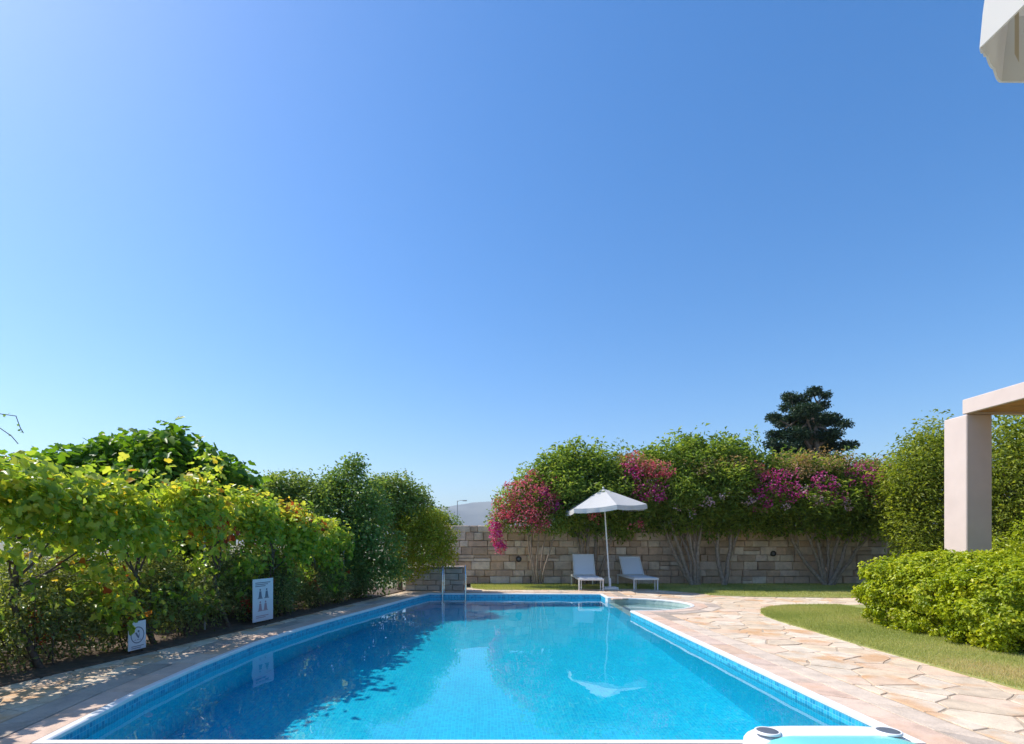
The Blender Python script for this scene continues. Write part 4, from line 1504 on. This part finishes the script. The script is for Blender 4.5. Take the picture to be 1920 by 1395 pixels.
tree('golden_shrub', 'golden topped bush hanging over the low grey wall', 'bush', (-1.5, 13.9, 0), 0.9, tb_, M['golden'], M['bark'], 1500, 9, 0.08, 0.06, 0.032, r0=0.05)
tb_ = []
for px, py, Y, r in ((820, 970, 16.6, 0.35), (800, 975, 16.6, 0.4), (840, 985, 16.8, 0.3), (850, 1005, 16.6, 0.3), (820, 1010, 16.5, 0.5)):
    c = P(px, py, Y)
    tb_.append((c.x, c.y, c.z, r, r, r * 0.85))
tree('green_shrub', 'green bush showing above the left end of the wall', 'bush', (-1.3, 16.7, 0), 0.9, tb_, M['oleander'], M['bark'], 600, 9, 0.09, 0.08, 0.03, r0=0.05)

# oleanders in front of the wall, each with several splayed stems
def skirt(x0, x1, y0=978, r=0.3):
    return blobs_px([(x, y0 + 6 * math.sin(x), 15.35, r) for x in range(x0, x1, 36)], 0.75)

def oleander(label, base, stems, blobs, clusters, flowers, dry, name='oleander'):
    rt = root(name, label, 'flowering shrub', (*base, 0), 'oleanders along the stone wall')
    for (px0, px1, zt, dy) in stems:
        t = MB()
        x0 = (px0 - 900) / F * base[1]; x1 = (px1 - 900) / F * base[1]
        a, b = Vector((x0, base[1] + random.uniform(-0.06, 0.06), 0)), Vector((x1, base[1] + dy, zt))
        pts = limb(t, a, b, random.uniform(0.045, 0.075), 0.028, 0.07, 6, 7)
        t.build('stem', M['bark_pale'], rt)
        t = MB()
        limb(t, pts[3], pts[3] + Vector((random.uniform(-0.35, 0.35), random.uniform(-0.3, 0.2), 0.9)), 0.024, 0.01, 0.06, 4, 5)
        t.build('branch', M['bark_pale'], rt)
        t = MB()
        limb(t, pts[4], pts[4] + Vector((random.uniform(-0.4, 0.4), random.uniform(-0.3, 0.2), 0.8)), 0.02, 0.008, 0.06, 4, 5)
        t.build('branch', M['bark_pale'], rt)
    cb_ = fuzz(blobs, 4, clusters, 0.36, 1.4)
    for (x, y, z, a, b, c) in blobs:
        for _ in range(3):
            cb_.append((x + random.uniform(-0.9, 0.9) * a, y + random.uniform(-0.9, 0.5) * b, z + c * random.uniform(0.75, 1.05), 0.09, 0.09, random.uniform(0.25, 0.42)))
    leaves('crown', M['oleander'], rt, cb_, clusters, 12, 0.11, 0.13, 0.026, shell=0.68, up=0.7, droop=-0.5, var=0.3)
    for mt, spots in flowers:
        bl = [(*P(px, py, Y), r, r, r * 0.8) for px, py, Y, r in spots]
        if bl: leaves('blossom', M[mt], rt, [(x, y, z, a * 1.25, b, c * 1.25) for x, y, z, a, b, c in bl], len(bl) * (6 if mt == 'pale_petal' else 28), 6, 0.04, 0.05, 0.042, shell=0.7, up=0.2, var=0.35)
    if dry:
        bl = [(*P(px, py, Y), r, r, r * 0.6) for px, py, Y, r in dry]
        leaves('seed_heads', M['oleander_dry'], rt, bl, len(bl) * 60, 7, 0.08, 0.07, 0.02, shell=0.8, up=0.6, var=0.3)
    return rt

def blobs_px(lst, ys=1.0, drop=0):
    return [(*P(px, py + drop, Y), r, r * 1.05, r * ys) for px, py, Y, r in lst]

o1 = blobs_px([(1040, 895, 15.2, 0.75), (1090, 880, 15.2, 0.8), (1130, 878, 15.3, 0.75), (1175, 895, 15.2, 0.65), (1060, 930, 14.8, 0.7), (1110, 930, 14.8, 0.75), (1165, 935, 14.9, 0.7), (1000, 915, 15.3, 0.6), (1090, 955, 15.2, 0.6), (1150, 960, 15.2, 0.55), (1195, 945, 15.2, 0.5)], 0.8, 14)
o1 += skirt(1075, 1215)
oleander('left oleander of the wall with a green top behind the parasol', (3.2, 15.6), [(1100, 1085, 2.0, -0.2), (1105, 1100, 2.2, -0.3), (1112, 1120, 2.2, 0.0), (1120, 1160, 2.0, -0.2), (1096, 1072, 1.9, -0.1)], o1, 2900,
         [('magenta', [(1210, 918, 14.3, 0.28), (1235, 920, 14.3, 0.25), (1200, 925, 14.3, 0.22), (1185, 880, 14.4, 0.25)]),
          ('coral', [(1118, 968, 14.2, 0.14), (1195, 985, 14.3, 0.16), (1190, 870, 14.5, 0.3), (1220, 885, 14.4, 0.3)])],
         [(1180, 862, 14.7, 0.3), (1210, 875, 14.6, 0.35)])
o2 = blobs_px([(1250, 870, 15.2, 0.7), (1285, 860, 15.2, 0.72), (1320, 870, 15.3, 0.7), (1365, 865, 15.2, 0.72), (1400, 880, 15.3, 0.65), (1240, 915, 14.9, 0.75), (1290, 910, 14.8, 0.8), (1345, 915, 14.8, 0.8), (1395, 920, 14.9, 0.75), (1270, 945, 15.1, 0.7), (1330, 950, 15.1, 0.7), (1385, 950, 15.2, 0.65), (1425, 925, 15.2, 0.55), (1290, 838, 15.2, 0.3), (1370, 843, 15.2, 0.35), (1300, 835, 15.3, 0.28)], 0.8, 14)
o2 += skirt(1215, 1435)
oleander('tall middle oleander of the wall with many splayed pale stems', (6.25, 15.3), [(1300, 1250, 2.1, -0.3), (1302, 1275, 2.2, -0.1), (1306, 1290, 2.3, 0.1), (1310, 1318, 2.2, -0.3), (1296, 1262, 1.9, 0.1), (1308, 1300, 2.1, -0.2), (1300, 1240, 1.9, -0.1), (1356, 1345, 2.2, -0.2), (1360, 1395, 2.0, -0.1), (1358, 1370, 2.2, 0.0)], o2, 3600,
         [('pale_petal', [(1325, 940, 14.0, 0.12), (1300, 965, 14.2, 0.1), (1360, 930, 14.0, 0.1), (1270, 950, 14.2, 0.1), (1405, 940, 14.1, 0.12)]), ('coral', [(1240, 880, 14.3, 0.25), (1420, 880, 14.4, 0.2)])],
         [(1370, 875, 14.5, 0.4), (1405, 885, 14.5, 0.3), (1310, 878, 14.3, 0.3)])
o3 = blobs_px([(1460, 890, 15.2, 0.6), (1500, 885, 15.2, 0.62), (1550, 885, 15.2, 0.65), (1600, 890, 15.2, 0.6), (1650, 895, 15.3, 0.6), (1450, 925, 14.9, 0.65), (1500, 925, 14.8, 0.7), (1560, 925, 14.8, 0.75), (1615, 930, 14.9, 0.7), (1660, 935, 15.1, 0.6), (1480, 955, 15.1, 0.55), (1540, 955, 15.1, 0.65), (1600, 960, 15.1, 0.6), (1650, 965, 15.2, 0.5), (1690, 960, 15.2, 0.45)], 0.78, 16)
o3 += skirt(1435, 1700)
oleander('right oleander of the wall covered in magenta flowers below the conifer', (10.0, 15.3), [(1545, 1490, 2.0, -0.2), (1548, 1515, 2.2, -0.1), (1552, 1545, 2.2, 0.0), (1556, 1580, 2.0, -0.2), (1546, 1476, 1.9, 0.0), (1553, 1600, 2.1, 0.1), (1560, 1640, 1.9, -0.1)], o3, 3300,
         [('magenta', [(1450, 905, 14.1, 0.3), (1470, 895, 14.1, 0.28), (1440, 930, 14.2, 0.3), (1540, 905, 14.0, 0.28), (1560, 935, 14.0, 0.25), (1620, 900, 14.2, 0.3), (1640, 920, 14.2, 0.3), (1610, 880, 14.3, 0.25), (1490, 925, 14.0, 0.25), (1430, 945, 14.2, 0.22)]),
          ('coral', [(1670, 890, 14.4, 0.35), (1665, 910, 14.3, 0.3), (1430, 890, 14.3, 0.22)]), ('pale_petal', [(1530, 938, 13.9, 0.12), (1590, 945, 14.0, 0.12), (1475, 945, 13.9, 0.1), (1640, 945, 14.1, 0.1), (1505, 915, 13.9, 0.1)])],
         [(1480, 868, 14.6, 0.4), (1530, 865, 14.5, 0.45), (1580, 868, 14.5, 0.4), (1640, 875, 14.6, 0.35), (1500, 878, 14.3, 0.35)])

# bougainvillea spilling over the wall at its left end
bg_ = root('bougainvillea', 'pink bougainvillea spilling over the wall left of the oleanders', 'flowering shrub', (1.6, 15.5, 0))
for q in range(5):
    t = MB()
    limb(t, (1.6 + q * 0.05, 15.5, 0), P(960 + q * 25, 930 + random.uniform(-20, 20), 15.1), 0.03, 0.012, 0.06, 6, 6)
    t.build('stem', M['bark_pale'], bg_)
t = MB()
limb(t, P(960, 950, 15.1), P(935, 1030, 14.9), 0.012, 0.004, 0.08)
t.build('stem', M['bark_pale'], bg_)
gb = blobs_px([(1000, 905, 15.1, 0.5), (960, 945, 15.0, 0.45), (1020, 940, 14.9, 0.55), (940, 975, 15.0, 0.32), (990, 965, 14.8, 0.42), (1035, 970, 14.8, 0.4)])
leaves('crown', M['oleander'], bg_, gb, 800, 9, 0.1, 0.09, 0.04, up=0.5)
pk = blobs_px([(985, 930, 14.6, 0.45), (950, 950, 14.7, 0.35), (1015, 935, 14.5, 0.4), (935, 975, 14.8, 0.28), (975, 968, 14.5, 0.35), (1035, 920, 14.6, 0.3), (930, 995, 14.8, 0.16), (935, 1015, 14.8, 0.14), (938, 1030, 14.8, 0.12), (955, 912, 14.9, 0.16), (1000, 900, 14.7, 0.22), (1010, 975, 14.4, 0.3)])
leaves('blossom', M['coral'], bg_, pk, 680, 6, 0.05, 0.05, 0.042, shell=0.75, up=0.2)
pk2 = blobs_px([(1040, 945, 14.5, 0.2), (930, 1000, 14.7, 0.14), (936, 1022, 14.7, 0.12), (1020, 925, 14.4, 0.16), (925, 985, 14.7, 0.14)])
leaves('petals', M['magenta'], bg_, pk2, 120, 7, 0.045, 0.055, 0.045, shell=0.75, up=0.2)

# dark conifer behind the wall
cf = []
q = random.Random(5)
for px, py, w_ in ((1525, 735, 16), (1545, 742, 12), (1482, 745, 18), (1500, 750, 20), (1475, 765, 14), (1540, 760, 18), (1510, 770, 28), (1450, 783, 14), (1475, 790, 24), (1520, 795, 34), (1560, 792, 18), (1585, 795, 14), (1545, 785, 22),
                   (1490, 815, 30), (1535, 820, 34), (1455, 815, 18), (1565, 812, 14), (1445, 832, 16), (1475, 840, 30), (1520, 845, 36), (1560, 838, 22), (1590, 835, 16), (1603, 834, 8), (1500, 865, 34), (1545, 865, 32), (1465, 860, 24)):
    c = P(px, py, 28 + q.uniform(-0.9, 0.9))
    r = w_ / F * 28
    r *= 0.68 if w_ <= 18 else 0.82
    cf.append((c.x, c.y, c.z, r * 0.95, r, r * 0.38))
cb_ = P(1522, 900, 28)
tree('conifer', 'dark tiered conifer standing far behind the stone wall', 'tree', (cb_.x, 28, 0), 8.6, cf, M['conifer'], M['bark'], 3800, 10, 0.08, 0.13, 0.045, r0=0.2, shell=0.7, up=0.3, droop=-0.1, nf=1)

# light green shrubs at the right behind the porch
rb = blobs_px([(1725, 865, 13.6, 0.6), (1760, 855, 13.6, 0.6), (1705, 895, 13.4, 0.6), (1745, 905, 13.3, 0.75), (1700, 940, 13.4, 0.55), (1740, 955, 13.2, 0.7), (1720, 1000, 13.2, 0.6), (1775, 930, 13.4, 0.7), (1790, 870, 13.8, 0.6), (1770, 1000, 13.2, 0.6), (1735, 1040, 13.2, 0.55), (1790, 1040, 13.2, 0.6)])
tree('light_shrub', 'tall light green shrub left of the porch pillar', 'shrub', (11.6, 13.6, 0), 1.8, rb, M['broom'], M['bark_pale'], 2600, 10, 0.13, 0.1, 0.028, stems=4, r0=0.06, up=0.5)
rb = blobs_px([(1890, 840, 12.6, 0.6), (1930, 830, 12.6, 0.65), (1870, 880, 12.4, 0.6), (1910, 880, 12.4, 0.65), (1950, 890, 12.2, 0.7), (1880, 930, 12.4, 0.7), (1930, 940, 12.2, 0.75), (1890, 985, 12.4, 0.7), (1940, 1000, 12.2, 0.7), (1850, 920, 12.8, 0.6), (1990, 870, 12.2, 0.8), (1860, 990, 12.8, 0.6), (1900, 1040, 12.3, 0.6)])
tree('light_shrub', 'tall green shrub seen right of the porch pillar', 'shrub', (12.9, 12.5, 0), 1.8, rb, M['broom'], M['bark_pale'], 2400, 10, 0.13, 0.1, 0.03, stems=4, r0=0.06, up=0.5)
rb = [(9.9, 9.9, 0.7, 0.55, 0.6, 0.62), (10.5, 9.8, 0.75, 0.6, 0.6, 0.65), (11.2, 9.8, 0.75, 0.6, 0.6, 0.65), (9.6, 10.2, 0.6, 0.45, 0.5, 0.6)]
tree('clipped_shrub', 'low clipped shrub right behind the porch pillar', 'shrub', (10.4, 9.9, 0), 0.6, rb, M['hedge'], M['bark'], 1500, 10, 0.07, 0.05, 0.03, r0=0.03)

# bright clipped hedge shrubs
def clipped(label, x0, x1, y0, y1, h, clusters, seed, e=3.4):
    """rounded box shrub: leaves through a thick outer shell"""
    cx, cy = (x0 + x1) / 2, (y0 + y1) / 2
    rt = root('clipped_hedge', label, 'hedge', (cx, cy, 0), 'bright green clipped hedges')
    st = MB()
    for k in range(16):
        a = (cx + random.uniform(-0.7, 0.7) * (x1 - x0) / 2, cy + random.uniform(-0.7, 0.7) * (y1 - y0) / 2, 0)
        limb(st, a, (a[0] + random.uniform(-0.2, 0.2), a[1] + random.uniform(-0.2, 0.2), h * random.uniform(0.6, 0.85)), 0.02, 0.008, 0.08)
    st.build('stem', M['bark'], rt)
    n = clusters
    d = rdir(n)
    rx, ry, rz = (x1 - x0) / 2, (y1 - y0) / 2, h * 0.54
    k = (np.abs(d[:, 0]) ** e + np.abs(d[:, 1]) ** e + np.abs(d[:, 2]) ** e) ** (-1 / e)
    lump = 1 + 0.04 * np.sin(d[:, 0] * 9 + seed) * np.sin(d[:, 1] * 8 + seed * 2) + 0.03 * np.sin(d[:, 2] * 11 + d[:, 0] * 7 + seed)
    r = np.where(RNG.random(n) < 0.78, RNG.uniform(0.9, 1.0, n), RNG.uniform(0.6, 0.9, n))
    c = np.stack([cx + d[:, 0] * k * rx * r * lump, cy + d[:, 1] * k * ry * r * lump, h * 0.46 + d[:, 2] * k * rz * r * lump], 1)
    per = 62
    ci = np.repeat(np.arange(n), per)
    cs = RNG.uniform(0.035, 0.075, n)
    loc = rdir(len(ci)) * (RNG.uniform(0.3, 1.35, len(ci)) * cs[ci])[:, None]
    p = c[ci] + loc
    outw = unit(d / np.array([rx, ry, rz]))
    nr = unit(outw[ci] * 0.5 + unit(loc) * 0.7 + np.array([0, 0, 0.35]) + rdir(len(ci)) * 0.6)
    ax = unit(outw[ci] * 0.6 + unit(loc) * 1.2 + rdir(len(ci)) * 0.5)
    ct = RNG.random(n)
    t = np.clip(0.45 * ct[ci] + 0.55 * RNG.random(len(ci)), 0, 1)
    ok = p[:, 2] > 0.03
    p, nr, ax, t = p[ok], nr[ok], ax[ok], t[ok]
    s_ = RNG.uniform(0.7, 1.3, len(p))
    me = leaf_mesh('foliage', p - np.array(parent_off(rt)), nr, ax, 0.046 * s_, 0.027 * s_, t)
    link_mesh('foliage', me, M['hedge'], rt)
clipped('bright green clipped hedge below the porch pillar, farther of the two', 5.84, 9.0, 6.35, 8.35, 1.08, 1500, 1.0, 5.0)
clipped('bright green clipped hedge at the right edge, nearer of the two', 5.72, 9.0, 5.5, 6.75, 1.02, 1200, 2.3, 5.0)

# ------------------------------------------------------------------ near parasol at the top right corner
near = parasol('parasol', 'white parasol whose near corner hangs in the top right of the photo', (2.35, -0.1, 0.0), 1.55, 2.425, 3.0, 4, 0, 0.0, 0.3, 'white parasols', 0.145, 0.0,
               outline=[(1.055, -1.36), (1.058, 1.085), (1.085, 1.1), (1.18, 1.165), (3.6, 1.165), (3.6, -1.36)])
b = MB()
q = [(1.088, 1.093, 2.30), (1.118, 1.113, 2.30), (1.118, 1.113, 2.41), (1.088, 1.093, 2.41)]
for dx, dy in ((0.06, 0.03),):
    b.add([(x + dx - 2.35, y + dy + 0.1 - 0.003, z) for x, y, z in q], [(0, 1, 2, 3)])
b.build('seam', M['seam'], near)
